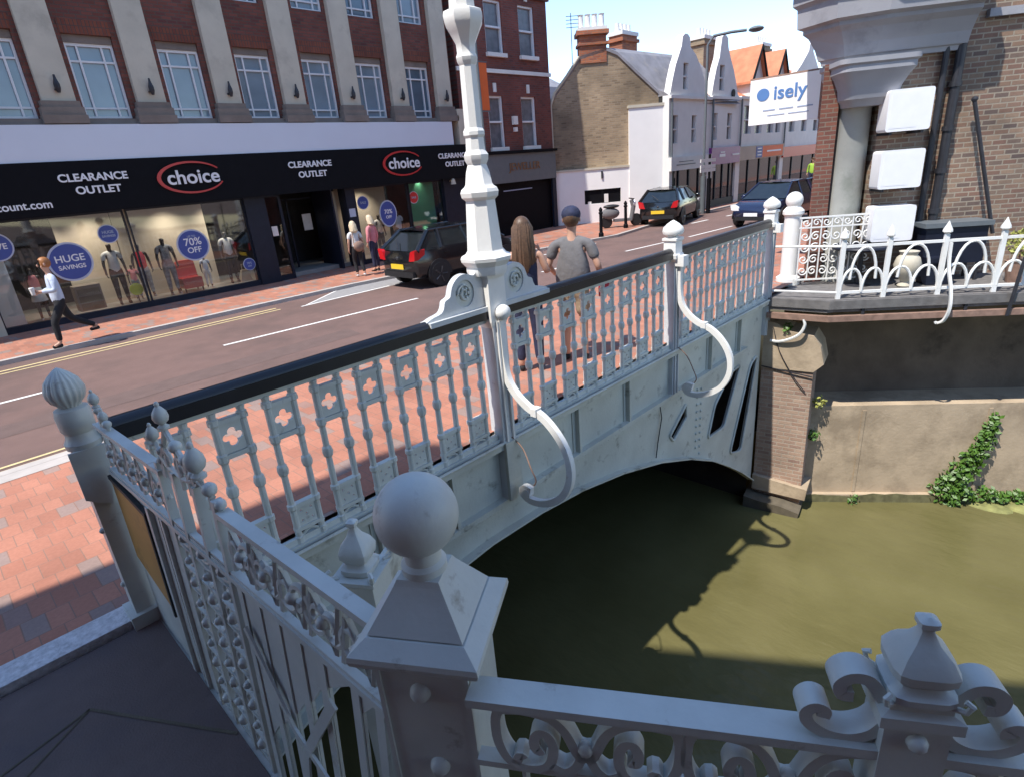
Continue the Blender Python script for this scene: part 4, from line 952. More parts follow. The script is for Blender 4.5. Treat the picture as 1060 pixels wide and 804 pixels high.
mb = MB(); leafclump(mb, Fp(.4, .0, -.55), .10, 60, .035); tag(mb.build('weed_tuft', 'leaf'), 'green weed on top of the broken stone abutment cap', 'plant')

# ================================================================= DEPARTMENT STORE
FA = frame((0, 16.8, 0), (1, 0, 0), (0, -1, 0))
ds = thing('department_store', 'red brick store with beige pilasters and a long black shop fascia across the road', 'building', (5, 16.8, 0))
wx = [-6.7, -4.85, -3.0, -1.15, .70, 2.55, 4.38, 6.24, 8.08, 9.96, 11.72, 13.58]
px_ = [-5.78, -3.93, -2.08, -.22, 1.62, 3.46, 5.31, 7.16, 9.0, 10.82, 12.66, 14.52]
holes = [(x-.48, x+.48, 4.45, 6.14) for x in wx]+[(x-.48, x+.48, 7.2, 8.7) for x in wx]
mb = MB(); holed(mb, FA, -8, 15.0, 3.4, 11.5, holes, .25, back=False); mb.build('brick_wall', 'shopbrick', ds)
mb = MB(); mb.box(-8, 17.1, 3.4, 15, 26, 11.5); mb.build('inner_block', 'dark', ds)
mb = MB(); mb.box(-8.2, 16.5, 11.5, 15.2, 26, 11.9); mb.build('parapet', 'stone', ds)
for x in px_:
    mb = MB(); fbox(mb, FA, x-.31, x+.31, 0.002, .16, 4.78, 11.4); mb.build('pilaster', 'stone', ds)
    mb = MB(); fbox(mb, FA, x-.36, x+.36, .002, .22, 4.66, 4.78); fbox(mb, FA, x-.40, x+.40, .003, .26, 4.5, 4.655); fbox(mb, FA, x-.42, x+.42, .004, .30, 4.32, 4.495); mb.build('pilaster_base', 'darkstone', ds)
    mb = MB(); fbox(mb, FA, x-.03, x+.05, .16, .24, 4.98, 5.02); mb.lathe([(.03, 4.93), (.06, 5.02), (.06, 5.1), (.03, 5.2), (.02, 5.28)], 8, Matrix.Translation(FA(x+.02, .27, 0))); mb.build('wall_lantern', 'pipe', ds)
mb = MB(); fbox(mb, FA, -8, 14.95, .005, .12, 4.30, 4.43); mb.build('sill_course', 'darkstone', ds)
for x in wx:
    for z0, z1 in ((4.45, 6.14), (7.2, 8.7)):
        mb = MB(); U0, U1 = x-.475, x+.475; e_ = .035; d0, d1 = -.16, -.09
        zt_ = z1-.16
        fbox(mb, FA, U0, U0+.05, d0, d1, z0, z1); fbox(mb, FA, U1-.05, U1, d0, d1, z0, z1); fbox(mb, FA, U0+.05, U1-.05, d0, d1, z0, z0+.05); fbox(mb, FA, U0+.05, U1-.05, d0, d1, zt_-.06, zt_)
        for u in (x-.24, x+.24): fbox(mb, FA, u-.02, u+.02, d0, d1-.005, z0+.05, zt_-.06)
        for z in (z0+.22, zt_-.36): fbox(mb, FA, U0+.05, U1-.05, d0, d1-.01, z-.02, z+.02)
        fr_ = mb.build('window', 'winframe', ds)
        mb = MB(); fbox(mb, FA, U0+.02, U1-.02, -.20, -.15, z0+.02, zt_); mb.build('pane', 'winblue' if (x*7+z0) % 2 < 1.2 else 'winglass', fr_)
        mb = MB(); fbox(mb, FA, U0, U1, -.2, -.06, zt_+.002, z1); mb.build('blind_box', 'darkstone', fr_)
    mb = MB(); fbox(mb, FA, x-.5, x+.5, .001, .012, 6.145, 6.42); mb.build('soldier_course', M.setdefault('soldier', brick('orange_soldier_course', [(0, (.24, .07, .035)), (1, (.18, .05, .03))], (.1, .06, .05), bw=.075, bh=.3, offset=0)), ds)
mb = MB(); fbox(mb, FA, -8, 14.6, .0, .28, 3.56, 4.30); mb.build('white_fascia', 'fasciawhite', ds)
mb = MB(); mb.prism([(.0, 2.46), (.34, 2.46), (.30, 3.56), (0, 3.56)], lambda a, d, z: FA(d, a, z), -8, 15.3); fas = mb.build('black_fascia', 'black', ds)
FT = .34
for x in (3.60, 8.97): text('CLEARANCE', .225, tmtx(FA, x, FT, 3.20), 'text', fas, bold=.006, sx=1.08); text('OUTLET', .225, tmtx(FA, x+.03, FT, 2.93), 'text', fas, bold=.006, sx=1.08)
text('CLEARANCE', .225, tmtx(FA, 14.45, FT, 3.20), 'text', fas, bold=.006, sx=1.08); text('OUTLET', .225, tmtx(FA, 14.5, FT, 2.93), 'text', fas, bold=.006, sx=1.08)
text('discount.com', .23, tmtx(FA, 2.68, FT, 2.70), 'text', fas, align='RIGHT', bold=.004, sx=1.0)
for x in (5.68, 12.25):
    text('choice', .46, tmtx(FA, x+.05, FT+.01, 3.06), 'text', fas, bold=.008, sx=1.05)
    mb = MB(); outer = circ(x, 3.06, .80, .38, 48, .55, 2*PI-.40); inner = circ(x+.03, 3.06, .74, .335, 48, .55, 2*PI-.40)
    mb.prism(outer+inner[::-1], FA, FT-.002, FT+.02); mb.build('ellipse_ring', 'red', fas)
# shopfront
pil = [(-8, -7.6), (-3.2, -2.9), (.70, 1.12), (6.92, 7.5), (10.06, 10.4), (14.05, 15.3)]
for k, (a, b) in enumerate(pil): mb = MB(); fbox(mb, FA, a, b, -.3, .12, .08, 2.47); mb.build('shopfront_pillar', 'navy' if k != 2 else 'stone', ds)
for a, b in ((-7.6, -3.2), (-2.9, .7), (1.12, 6.92), (10.4, 14.05), (7.5, 7.95)): mb = MB(); fbox(mb, FA, a, b, -.1, .05, .08, .22); mb.build('stall_riser', 'navy', ds)
for a, b in ((-7.6, -3.2), (-2.9, .7), (1.12, 4.03), (4.08, 6.92), (7.5, 7.95), (10.4, 12.5), (12.55, 14.05)):
    mb = MB(); fbox(mb, FA, a+.03, b-.03, -.02, -.01, .22, 2.46); mb.build('shop_window', 'glass', ds)
    mb = MB(); fbox(mb, FA, a, a+.03, -.05, .03, .22, 2.46); fbox(mb, FA, b-.03, b, -.05, .03, .22, 2.46); fbox(mb, FA, a+.03, b-.03, -.05, .03, 2.41, 2.46); mb.build('shop_window_frame', 'navy', ds)
mb = MB(); mb.box(-8, 17.05, .08, 15, 19.5, .2); mb.build('shop_floor', 'floorshop', ds)
mb = MB(); mb.box(-8, 19.5, .08, 15, 19.6, 3.4); mb.box(-8, 17.0, 2.75, 15, 19.6, 2.85); mb.box(-8.1, 16.82, 0, -8, 19.6, 3.4); mb.box(15, 16.82, 0, 15.1, 19.6, 3.4); mb.build('interior_wall', 'dark', ds)
for a, b, m_ in ((2.75, 4.0, 'beige'), (4.0, 6.25, 'beige'), (10.42, 12.4, 'beige'), (-2.6, .6, 'beige'), (-7, -4, 'beige')): mb = MB(); mb.box(a, 17.95, .2, b-.02, 18.0, 2.6); mb.build('display_backdrop', m_, ds)
mb = MB(); mb.box(12.95, 17.3, .2, 14.04, 17.34, 2.5); mb.build('display_backdrop', 'green', ds)
mb = MB(); mb.box(1.14, 17.0, .2, 1.55, 17.5, 2.2); mb.build('display_plinth', 'cream', ds)
# shop display lamps (real fittings)
for x in (2.4, 3.4, 5.2, 6.4, 11.3, 13.4):
    mb = MB(); mb.lathe([(.02, 2.7), (.05, 2.66), (.06, 2.58)], 10, Matrix.Translation((x, 17.3, 0))); mb.build('spotlight', 'acwhite', ds)
    la = bpy.data.lights.new('display_spot', 'SPOT'); la.energy = 55; la.spot_blend = 1; la.spot_size = 1.7; la.color = (1, .88, .72); la.shadow_soft_size = .05
    lo = bpy.data.objects.new('display_spot', la); C.objects.link(lo); lo.location = (x, 17.3, 2.56); lo.rotation_euler = (math.radians(22), 0, 0)
# entrance things
mb = MB(); fbox(mb, FA, 7.95, 8.0, -1.2, .02, .08, 2.46); fbox(mb, FA, 9.62, 9.67, -1.2, .02, .08, 2.46); fbox(mb, FA, 8.75, 8.80, -1.3, -1.25, .08, 2.3); fbox(mb, FA, 8, 9.6, -1.3, -1.25, 2.25, 2.3); mb.build('entrance_frame', 'navy', ds)
mb = MB(); fbox(mb, FA, 9.7, 10.05, -.6, -.5, .2, 2.4); mb.build('display_backdrop', 'beige', ds)
mb = MB(); fbox(mb, FA, 9.2, 9.5, -1.24, -1.235, 1.3, 1.8); fbox(mb, FA, 7.58, 7.75, .0, .006, 1.35, 1.62); mb.build('paper_notice', 'whitecloth', ds)
mb = MB(); fbox(mb, FA, 10.1, 10.32, .122, .128, 1.6, 1.85); mb.build('wall_notice', 'pale', ds)
mb = MB(); mb.lathe([(.10, 2.26), (.09, 2.30), (.07, 2.42), (.02, 2.46)], 12, Matrix.Translation(FA(14.35, .30, 0))); mb.cyl(FA(14.35, .1, 2.36), FA(14.35, .3, 2.46), .015, n=6); mb.build('shopfront_lamp', 'stone', ds)
# window stickers: things stuck to glass
def sticker(x, z, r, lab, lines=(), rz=None, m1='blue', m2='pale'):
    t = thing('round_sticker', lab, 'sticker', tuple(FA(x, 0, z)), 0, 'round sale stickers on the shop windows')
    mb = MB(); mb.prism(circ(x, z, r, r*(rz or 1), 36), FA, -.008, .002); mb.build('edge', m2, t)
    mb = MB(); mb.prism(circ(x, z, r*.90, r*.90*(rz or 1), 36), FA, .003, .006); mb.build('disc', m1, t)
    for s, sz, dz in lines: text(s, sz, tmtx(FA, x, .009, z+dz), 'text' if sz > .1 else 'textdim', t, ext=.002, bold=.003)
sticker(2.70, 1.43, .44, 'large blue round sticker reading HUGE SAVINGS, behind the walking man', [('HUGE', .22, .07), ('SAVINGS', .135, -.12)])
sticker(3.60, 1.94, .215, 'small blue round sticker high in the window, right of the HUGE SAVINGS one', [('HUGE', .09, .04), ('SAVINGS', .07, -.05)])
sticker(1.50, 1.93, .30, 'blue round SAVE sticker cut by the left edge of the photo', [('SAVE', .17, 0)])
sticker(5.40, 1.42, .40, 'large blue round 70% OFF sticker above the red chair', [('UP TO', .07, .22), ('70%', .26, .08), ('OFF', .2, -.13)], 1.0)
sticker(6.72, .70, .17, 'small blue round sticker low in the window by the navy pillar', [('70%', .08, .03), ('OFF', .06, -.05)])
sticker(10.72, 1.98, .21, 'small blue round sticker top left in the right-hand window', [('SALE', .10, 0)])
sticker(11.62, 1.55, .34, 'big blue sticker in the right-hand window above the parked car', [('70%', .19, .06), ('OFF', .13, -.11)], 1.25)
sticker(12.75, 1.96, .20, 'red and blue round sticker on the green backed window', [('SALE', .09, 0)], None, 'red')
# jeweller
FJ = frame((0, 16.8, 0), (1, 0, 0), (0, -1, 0))
jw = thing('jeweller_shop', 'dark red brick corner shop with sash windows and grey JEWELLER fascia', 'building', (18, 16.8, 0))
jh = [(16.72, 17.52, 3.42, 5.2), (18.55, 19.4, 3.42, 5.2), (16.9, 17.8, 6.62, 8.3), (18.7, 19.6, 6.62, 8.3)]
mb = MB(); holed(mb, FJ, 15.3, 20.35, 3.15, 11.0, jh, .25, back=False); mb.build('brick_wall', 'jewbrick', jw)
mb = MB(); mb.box(15.35, 17.06, 0, 20.33, 24, 11); mb.build('inner_block', 'dark', jw)
mb = MB(); mb.quad((20.352, 16.8, 0), (20.352, 24, 0), (20.352, 24, 11), (20.352, 16.8, 11)); mb.quad((15.298, 16.8, 3.15), (15.298, 24, 3.15), (15.298, 24, 11), (15.298, 16.8, 11)); mb.build('side_wall', 'jewbrick', jw)
mb = MB(); fbox(mb, FJ, 15.3, 20.4, .002, .06, 5.95, 6.08); mb.build('string_course', 'cream', jw)
mb = MB(); fbox(mb, FJ, 15.2, 20.5, .0, .35, 10.8, 11.1); fbox(mb, FJ, 15.3, 20.42, .0, .12, 8.55, 8.75); mb.build('cornice', 'jewbrick', jw)
for i, (a, b, c, d) in enumerate(jh):
    mb = MB(); fbox(mb, FJ, a, a+.07, -.16, -.06, c, d); fbox(mb, FJ, b-.07, b, -.16, -.06, c, d); fbox(mb, FJ, a+.07, b-.07, -.16, -.06, d-.07, d); fbox(mb, FJ, a+.07, b-.07, -.16, -.05, (c+d)/2-.03, (c+d)/2+.03); f_ = mb.build('window', 'winframe', jw)
    mb = MB(); fbox(mb, FJ, a-.06, b+.06, .002, .12, c-.14, c-.01); mb.build('sill', 'cream', f_)
    mb = MB(); fbox(mb, FJ, a+.03, b-.03, -.2, -.15, c, d-.03); mb.build('pane', 'curtain', f_)
    mb = MB(); fbox(mb, FJ, (a+b)/2-.07, (a+b)/2+.07, .002, .05, d+.12, d+.42); mb.build('keystone', 'cream', f_)
mb = MB(); fbox(mb, FJ, 15.35, 20.3, .0, .16, 2.1, 3.15); jf = mb.build('grey_fascia', 'greyfascia', jw)
mb = MB(); fbox(mb, FJ, 15.3, 20.36, .0, .24, 3.16, 3.26); mb.build('fascia_cap', 'black', jw)
text('JEWELLER', .40, tmtx(FJ, 18.35, .168, 2.66), 'gold', jf, ext=.02, sx=1.05)
mb = MB(); fbox(mb, FJ, 15.3, 16.4, .0, .10, .08, 2.1); mb.build('shopfront_pillar', 'navy', jw); mb = MB(); fbox(mb, FJ, 20.1, 20.34, .0, .10, .08, 2.1); mb.build('shopfront_pillar', 'navy', jw)
mb = MB(); fbox(mb, FJ, 16.4, 20.1, -.25, -.05, .08, 2.1); fbox(mb, FJ, 16.5, 18.0, -.05, -.03, .6, 1.9); mb.build('dark_shopfront', 'black', jw)
mb = MB(); fbox(mb, FJ, 17.2, 18.9, -.04, -.02, 1.78, 1.82); mb.build('shopfront_trim', 'textdim', jw)
mb = MB(); fbox(mb, FJ, 17.95, 18.2, .0, .1, 4.2, 4.5); fbox(mb, FJ, 18.0, 18.15, .0, .1, 3.95, 4.1); mb.build('alarm_box', 'cream', jw)
mb = MB(); mb.box(15.0, 16.9, 0, 15.3, 20, 3.0); mb.box(14.9, 16.5, 3.2, 15.3, 16.8, 4.7); mb.build('quoin_block', 'stone', ds)
# orange banner on street pole
t = thing('street_banner', 'small orange banner hanging behind the lamp post in front of the store', 'banner', (13.9, 14.0, 0))
mb = MB(); mb.cyl((13.62, 14, .05), (13.62, 14, 6.2), .05, n=10); mb.build('pole', 'greyfascia', t)
mb = MB(); mb.box(13.68, 13.99, 4.35, 14.0, 14.01, 5.65); mb.build('banner_cloth', 'orangebanner', t)
mb = MB(); mb.box(13.62, 13.98, 5.66, 14.02, 14.02, 5.69); mb.box(13.62, 13.98, 4.31, 14.02, 14.02, 4.34); mb.build('arm', 'greyfascia', t)

# ================================================================= FAR BUILDINGS
FGa = frame((20.45, 17.0, 0), Vector((.72, -.694, 0)), Vector((-.694, -.72, 0)))
ga = thing('gable_house', 'brown brick house with stepped gable wall, tall orange chimney and slate roof', 'house', (23, 16, 0))
gp = [(.08, 0), (5.0, 0), (5.0, 4.75), (4.6, 5.05), (3.6, 5.95), (2.9, 6.6), (2.48, 6.78), (1.35, 6.55), (.8, 5.9), (.25, 5.3), (.08, 4.85)]
def ext(poly, dx, dy=0, d0=0):
    mb = MB(); n = len(poly); a = [FGa(u, d0, z) for u, z in poly]; b = [p+Vector((dx, dy, 0)) for p in a]; return mb, a, b, n
mb, a, b, n = ext(gp, 4.5); mb.add(a+b, [tuple(range(n)), tuple(range(2*n-1, n-1, -1))]+[(i, (i+1) % n, n+(i+1) % n, n+i) for i in range(n)]); mb.build('gable_wall', 'gablebrick', ga)
mb = MB()
rp = [(5.1, 4.75), (4.6, 5.12), (3.6, 6.02), (2.9, 6.67), (2.48, 6.85), (1.35, 6.62), (.78, 5.95), (.05, 5.1)]
a = [FGa(u, .05, z) for u, z in rp]; b = [p+Vector((6.2, -.3, 0)) for p in a]; k = len(rp)
a2 = [p-Vector((0, 0, .12)) for p in a]; b2 = [p-Vector((0, 0, .12)) for p in b]
mb.add(a+b+a2+b2, [(i, i+1, k+i+1, k+i) for i in range(k-1)]+[(2*k+i, 3*k+i, 3*k+i+1, 2*k+i+1) for i in range(k-1)]+[(i, 2*k+i, 2*k+i+1, i+1) for i in range(k-1)])
mb.build('roof', 'slate', ga)
mb = MB(); fbox(mb, FGa, 1.38, 2.46, -.6, .05, 6.35, 7.35); fbox(mb, FGa, 1.32, 2.52, -.66, .11, 6.98, 7.08); fbox(mb, FGa, 1.28, 2.56, -.7, .16, 7.35, 7.5); ch = mb.build('chimney', 'orange', ga)
mb = MB(); fbox(mb, FGa, 1.34, 2.5, -.64, .1, 7.501, 7.62)
for q in range(4): mb.lathe([(.12, 7.62), (.10, 8.05), (.13, 8.1)], 10, Matrix.Translation(FGa(1.5+q*.28, -.25, 0)))
mb.build('chimney_pots', 'cream', ch)
mb = MB(); mb.cyl(FGa(1.1, -.2, 6.4), FGa(1.1, -.2, 8.2), .015, n=5)
for q in range(4): mb.cyl(FGa(.9, -.2, 7.7+q*.13), FGa(1.4, -.2, 7.7+q*.13), .012, n=4)
mb.build('aerial', 'pipe', ch)
mb = MB(); holed(mb, lambda u, d, z: FGa(u, .12+d, z), .05, 3.33, 0, 2.28, [(1.36, 2.95, .88, 1.46)], .11, back=False); mb.build('white_lower_wall', 'whiter', ga)
mb = MB(); fbox(mb, FGa, 3.33, 5.05, .0, .18, 0, 4.55); mb.build('white_bay', 'whiter', ga)
mb = MB(); fbox(mb, FGa, 3.29, 5.10, .0, .22, 4.551, 4.66); mb.build('coping', 'stone', ga); mb = MB(); fbox(mb, FGa, .03, 3.33, .0, .16, 2.28, 2.36); mb.build('coping', 'stone', ga)
mb = MB(); fbox(mb, FGa, 1.36, 2.95, .02, .05, .88, 1.46); fbox(mb, FGa, 2.12, 2.2, .05, .10, .88, 1.46); mb.build('window', 'black', ga)
mb = MB(); fbox(mb, FGa, 2.22, 2.4, .05, .09, .90, 1.25); fbox(mb, FGa, 1.5, 1.65, .05, .08, .88, .98); mb.build('window_goods', 'cream', ga)
mb = MB(); mb.tube([FGa(.08, .06, 2.4), FGa(.08, .06, 4.9), FGa(.25, .06, 5.35), FGa(.8, .06, 5.95), FGa(1.33, .06, 6.6)], .06, 6); mb.build('gutter', 'stone', ga)
mb = MB(); fbox(mb, FGa, 2.1, 2.17, .13, .17, 1.9, 2.2); mb.build('wall_light', 'pipe', ga)
# white dutch-gabled fronts
FN = frame((0, 13.3, 0), (1, 0, 0), (0, -1, 0))
def front(x0, x1, zt_, peak, px0, lab, m_='cream', shop='navy', wins=(), fz=(1.95, 2.5), fas_m='cream', grp=None, gable=True, depth=6):
    t = thing('shop_terrace_house', lab, 'house', ((x0+x1)/2, 13.3, 0))
    c = px0; pts = [(x0, fz[1]), (x1, fz[1]), (x1, zt_)]
    if gable: pts += [(c+(x1-c)*.86, zt_+.12), (c+(x1-c)*.74, zt_+.6), (c+(x1-c)*.56, zt_+1.15), (c+(x1-c)*.36, zt_+1.6), (c+.38, peak-.45), (c+.30, peak-.1), (c+.12, peak), (c-.12, peak), (c-.30, peak-.1), (c-.38, peak-.45), (c+(x0-c)*.40, zt_+1.6), (c+(x0-c)*.62, zt_+1.15), (c+(x0-c)*.8, zt_+.6), (c+(x0-c)*.92, zt_+.12)]
    pts += [(x0, zt_)]
    hs = [[(a, b), (a+w_, b), (a+w_, b+h), (a, b+h)] for a, b, w_, h in wins]
    mb = MB(); mb.prism(pts, FN, -.3, 0, hs); mb.build('front_wall', m_, t)
    mb = MB(); mb.box(x0+.02, 13.62, 0, x1-.02, 13.3+depth, zt_); mb.build('inner_block', 'dark', t)
    for a, b, w_, h in wins:
        mb = MB(); fbox(mb, FN, a, a+.05, -.15, -.05, b, b+h); fbox(mb, FN, a+w_-.05, a+w_, -.15, -.05, b, b+h); fbox(mb, FN, a+.05, a+w_-.05, -.15, -.05, b+h/2-.03, b+h/2+.03); f_ = mb.build('window', 'cream', t)
        mb = MB(); fbox(mb, FN, a, a+w_, -.2, -.16, b, b+h); mb.build('pane', 'curtain', f_)
    mb = MB(); fbox(mb, FN, x0, x1, .0, .1, zt_-.12, zt_); mb.build('band', m_, t)
    mb = MB(); mb.cyl(FN(x0+.12, .08, fz[1]), FN(x0+.12, .08, zt_-.12), .045, n=6); mb.build('downpipe', 'greyfascia', t)
    mb = MB(); fbox(mb, FN, x0, x1, -.3, .15, fz[0], fz[1]); f_ = mb.build('shop_fascia', fas_m, t)
    for a in (x0, x1-.25): mb = MB(); fbox(mb, FN, a, a+.25, -.3, .05, 0, fz[0]); mb.build('shopfront_pillar', 'cream', t)
    mb = MB(); fbox(mb, FN, x0+.25, x1-.25, -.25, -.05, .4, fz[0]); mb.build('shopfront_glass', 'carglass', t)
    mb = MB(); fbox(mb, FN, x0+.25, x1-.25, -.25, -.0, 0, .4)
    for q in range(1, 4): u = x0+(x1-x0)*q/4; fbox(mb, FN, u-.04, u+.04, -.05, .0, .4, fz[0])
    mb.build('shopfront_frame', shop, t)
    mb = MB(); ym = 13.3+depth/2; mb.add([(x0, 13.3, zt_), (x1, 13.3, zt_), (x1, ym, zt_+1.7), (x0, ym, zt_+1.7), (x0, 13.3+depth, zt_), (x1, 13.3+depth, zt_)], [(0, 1, 2, 3), (3, 2, 5, 4), (0, 3, 4), (1, 5, 2)]); mb.build('roof', 'slate' if x0 < 24 else 'rooforange', t)
    return t, f_
t1, f1 = front(23.75, 27.5, 4.9, 7.2, 25.1, 'pale house with a curved Dutch gable above a dark shopfront, beside the white corner wall', wins=[(24.9, 5.15, .42, 1.0), (24.1, 3.05, .42, 1.1), (25.75, 3.05, .42, 1.1)])
mb = MB(); fbox(mb, FN, 24.2, 25.9, .15, .16, 2.15, 2.19); fbox(mb, FN, 24.4, 25.7, .15, .16, 2.28, 2.31); mb.build('fascia_lettering', 'greyfascia', f1)
t2, f2 = front(27.5, 30.6, 4.95, 7.45, 28.7, 'pale rendered house with narrow curved gable over a purple shop sign', wins=[(28.3, 5.2, .5, 1.05), (27.75, 3.1, .5, 1.15), (29.3, 3.1, .5, 1.15)], fz=(2.0, 2.75), fas_m='purple')
mb = MB(); fbox(mb, FN, 28.3, 28.9, .15, .17, 2.32, 2.45); fbox(mb, FN, 28.4, 28.85, .15, .17, 2.5, 2.55); fbox(mb, FN, 29.7, 30.5, .15, .17, 2.35, 2.42); mb.build('fascia_lettering', 'text', f2)
mb = MB(); mb.lathe([(.18, 0), (.18, .04)], 16, Matrix.Translation(FN(29.75, .02, 5.1)) @ Matrix.Rotation(PI/2, 4, 'X')); mb.build('round_vent', 'dark', t2)
t3, f3 = front(30.6, 36.5, 5.0, 7, 33, 'half-timbered grey house with orange-tiled dormers over red and blue shop signs', gable=False, wins=[(31.2, 3.3, .9, 1.3), (32.6, 3.3, .9, 1.3), (34.2, 3.3, .9, 1.3), (35.4, 3.3, .7, 1.3)], fz=(2.05, 2.7), fas_m='beige')
mb = MB(); fbox(mb, FN, 32.6, 33.4, .15, .17, 2.1, 2.65); mb.build('sign_panel', 'blue', f3)
mb = MB(); fbox(mb, FN, 33.4, 36.3, .15, .17, 2.1, 2.65); mb.build('sign_panel', 'orangebanner', f3)
mb = MB()
for q in (2.2, 2.36, 2.52): fbox(mb, FN, 32.75, 33.25, .17, .18, q, q+.05)
fbox(mb, FN, 34.0, 36.0, .17, .18, 2.34, 2.42); mb.build('fascia_lettering', 'text', f3)
def dormer(x, t, w_=1.5, z0=5.0, zp=7.3):
    mb = MB(); mb.prism([(x-w_/2, z0), (x+w_/2, z0), (x+w_/2, z0+.9), (x, zp-.15), (x-w_/2, z0+.9)], FN, -1.6, .12); d_ = mb.build('dormer', 'cream', t)
    mb = MB()
    for s in (-1, 1):
        e0 = (x+s*(w_/2+.22), z0+.65); mb.add([FN(e0[0], .3, e0[1]), FN(x, .3, zp), FN(x, -2.4, zp), FN(e0[0], -2.4, e0[1]), FN(e0[0], .3, e0[1]-.1), FN(x, .3, zp-.12), FN(x, -2.4, zp-.12), FN(e0[0], -2.4, e0[1]-.1)], [(0, 1, 2, 3), (4, 7, 6, 5), (0, 4, 5, 1), (3, 2, 6, 7), (0, 3, 7, 4)])
    mb.build('dormer_roof', 'rooforange', d_)
    mb = MB(); mb.tube([FN(x-w_/2-.2, .33, z0+.62), FN(x, .33, zp-.08), FN(x+w_/2+.2, .33, z0+.62)], 1, flat=(.07, .03), up=(0, 0, 1)); mb.build('barge_board', 'black', d_)
dormer(32.2, t3); dormer(35.2, t3)
t4, f4 = front(36.5, 44, 5.2, 8, 40, 'farthest pale terrace house seen behind the hanging white sign', gable=True, wins=[(37.4, 3.3, .9, 1.3), (39.4, 3.3, .9, 1.3), (41.5, 3.3, .9, 1.3)], fas_m='red')
t5, f5 = front(44, 62, 5.6, 8, 52, 'long low terrace closing the far end of the street', gable=False, wins=[(46+q*2.4, 3.4, 1, 1.3) for q in range(6)], fas_m='beige')
for x, y, z0, z1, w_, lb in ((25.3, 16.5, 5.6, 7.7, 1.2, t1), (30.4, 15.2, 5.6, 7.7, 1.3, t2), (37.3, 15.2, 5.8, 7.9, 1.2, t4)):
    mb = MB(); mb.box(x-w_/2, y-.35, z0, x+w_/2, y+.35, z1); mb.box(x-w_/2-.08, y-.43, z1-.25, x+w_/2+.08, y+.43, z1-.12); c_ = mb.build('chimney', 'gablebrick' if x > 26 else 'orange', lb)
    mb = MB(); mb.box(x-w_/2-.05, y-.4, z1+.002, x+w_/2+.05, y+.4, z1+.15)
    for q in range(4): mb.lathe([(.11, z1+.15), (.09, z1+.5)], 8, Matrix.Translation((x-w_/2+.15+q*(w_-.3)/3, y, 0)))
    mb.build('chimney_pots', 'cream', c_)
# bits of street beyond: house behind the alley
t = thing('distant_house', 'distant pale blue-grey house glimpsed in the alley beside the jeweller', 'house', (28, 30, 0))
mb = MB(); mb.box(24, 28, 0, 36, 36, 7.6); mb.build('wall', 'entab', t)
mb = MB(); mb.add([(24, 28, 7.6), (36, 28, 7.6), (36, 32, 9.6), (24, 32, 9.6), (36, 36, 7.6), (24, 36, 7.6)], [(0, 1, 2, 3), (3, 2, 4, 5), (0, 3, 5), (1, 4, 2)]); mb.build('roof', 'slate', t)
for q in range(4): mb = MB(); mb.box(25+q*2.7, 27.97, 4.5, 26.2+q*2.7, 28, 6.4); mb.build('window', 'winglass', t)
for q in range(2): mb = MB(); mb.box(23.97, 29.5+q*3, 4.5, 24, 30.7+q*3, 6.4); mb.build('window', 'winglass', t)
# buildings on our side further along and behind camera (throws the shade over platform)
t = thing('corner_building', 'tall dark brick building beside the dark platform and gate, beyond the left edge', 'building', (-8, 0, 0))
mb = MB(); x0, y0 = -5.35, 5.45; dx, dy = .52, -.85
slab(mb, [(x0, y0), (x0+dx*13, y0+dy*13), (-18, -8), (-18, 5.45)], 0, 14.7); mb.build('brick_wall', 'shopbrick', t)
mb = MB(); slab(mb, [(x0-.4, y0+.1), (x0+dx*13-.2, y0+dy*13-.1), (-18.2, -8.2), (-18.2, 5.55)], 14.701, 14.8); mb.build('roof', 'slate', t)
for q in range(4):
    for z in (1.2, 4.5, 7.8, 11): mb = MB(); mb.box(-16.5+q*2.8, 5.46, z, -15.3+q*2.8, 5.50, z+1.8); mb.build('window', 'winglass', t)

# street lamp, sign post, bollards
t = thing('street_lamp', 'slim dark street lamp in front of the pale Dutch-gabled houses', 'street lamp', (25.6, 12.6, 0))
mb = MB(); mb.cyl((25.6, 12.6, .0), (25.6, 12.6, 1.6), .12, n=10); mb.tube([(25.6, 12.6, 1.6), (25.6, 12.6, 6.7), (25.7, 12.4, 7.0), (26.0, 11.8, 7.05), (26.3, 11.3, 7.05)], .055, 8); mb.build('pole', 'greyfascia', t, True)
mb = MB(); mb.sphere((26.5, 11.0, 7.05), .3, 10, 6, (1, 1, .35)); mb.build('lamp_head', 'greyfascia', t, True)
t = thing('finger_post', 'dark direction post with white finger signs beside the street lamp', 'sign', (26.0, 12.4, 0))
mb = MB(); mb.cyl((25.75, 12.4, 0), (25.75, 12.4, 2.5), .06, n=8); mb.cyl((25.75, 12.4, 0), (25.75, 12.4, 1.5), .1, n=8); mb.build('pole', 'black', t)
for z, a in ((2.25, .9), (2.0, 1.0), (1.85, .5)): mb = MB(); mb.box(24.8, 12.33, z-.07, 26.2, 12.37, z+.07); mb.build('finger', 'cream', t)
bl = thing('bollard', 'black bollard on the kerb in front of the white corner wall', 'bollard', (17.4, 12.35, .08), 0, 'bollards by the white wall', world=False)
mb = MB(); mb.lathe([(.09, 0), (.09, .12), (.06, .16), (.055, .78), (.075, .80), (.075, .84), (.05, .86), (.07, .93), (.03, 1.0), (.005, 1.02)], 12); mb.build('bollard_body', 'black', bl, True, .6)
bl['label'] = 'black bollard nearer the camera, left of the other one before the white wall'
dup(bl, (19.9, 12.95, .08), 0, 'black bollard farther off, right of the other one before the white wall')

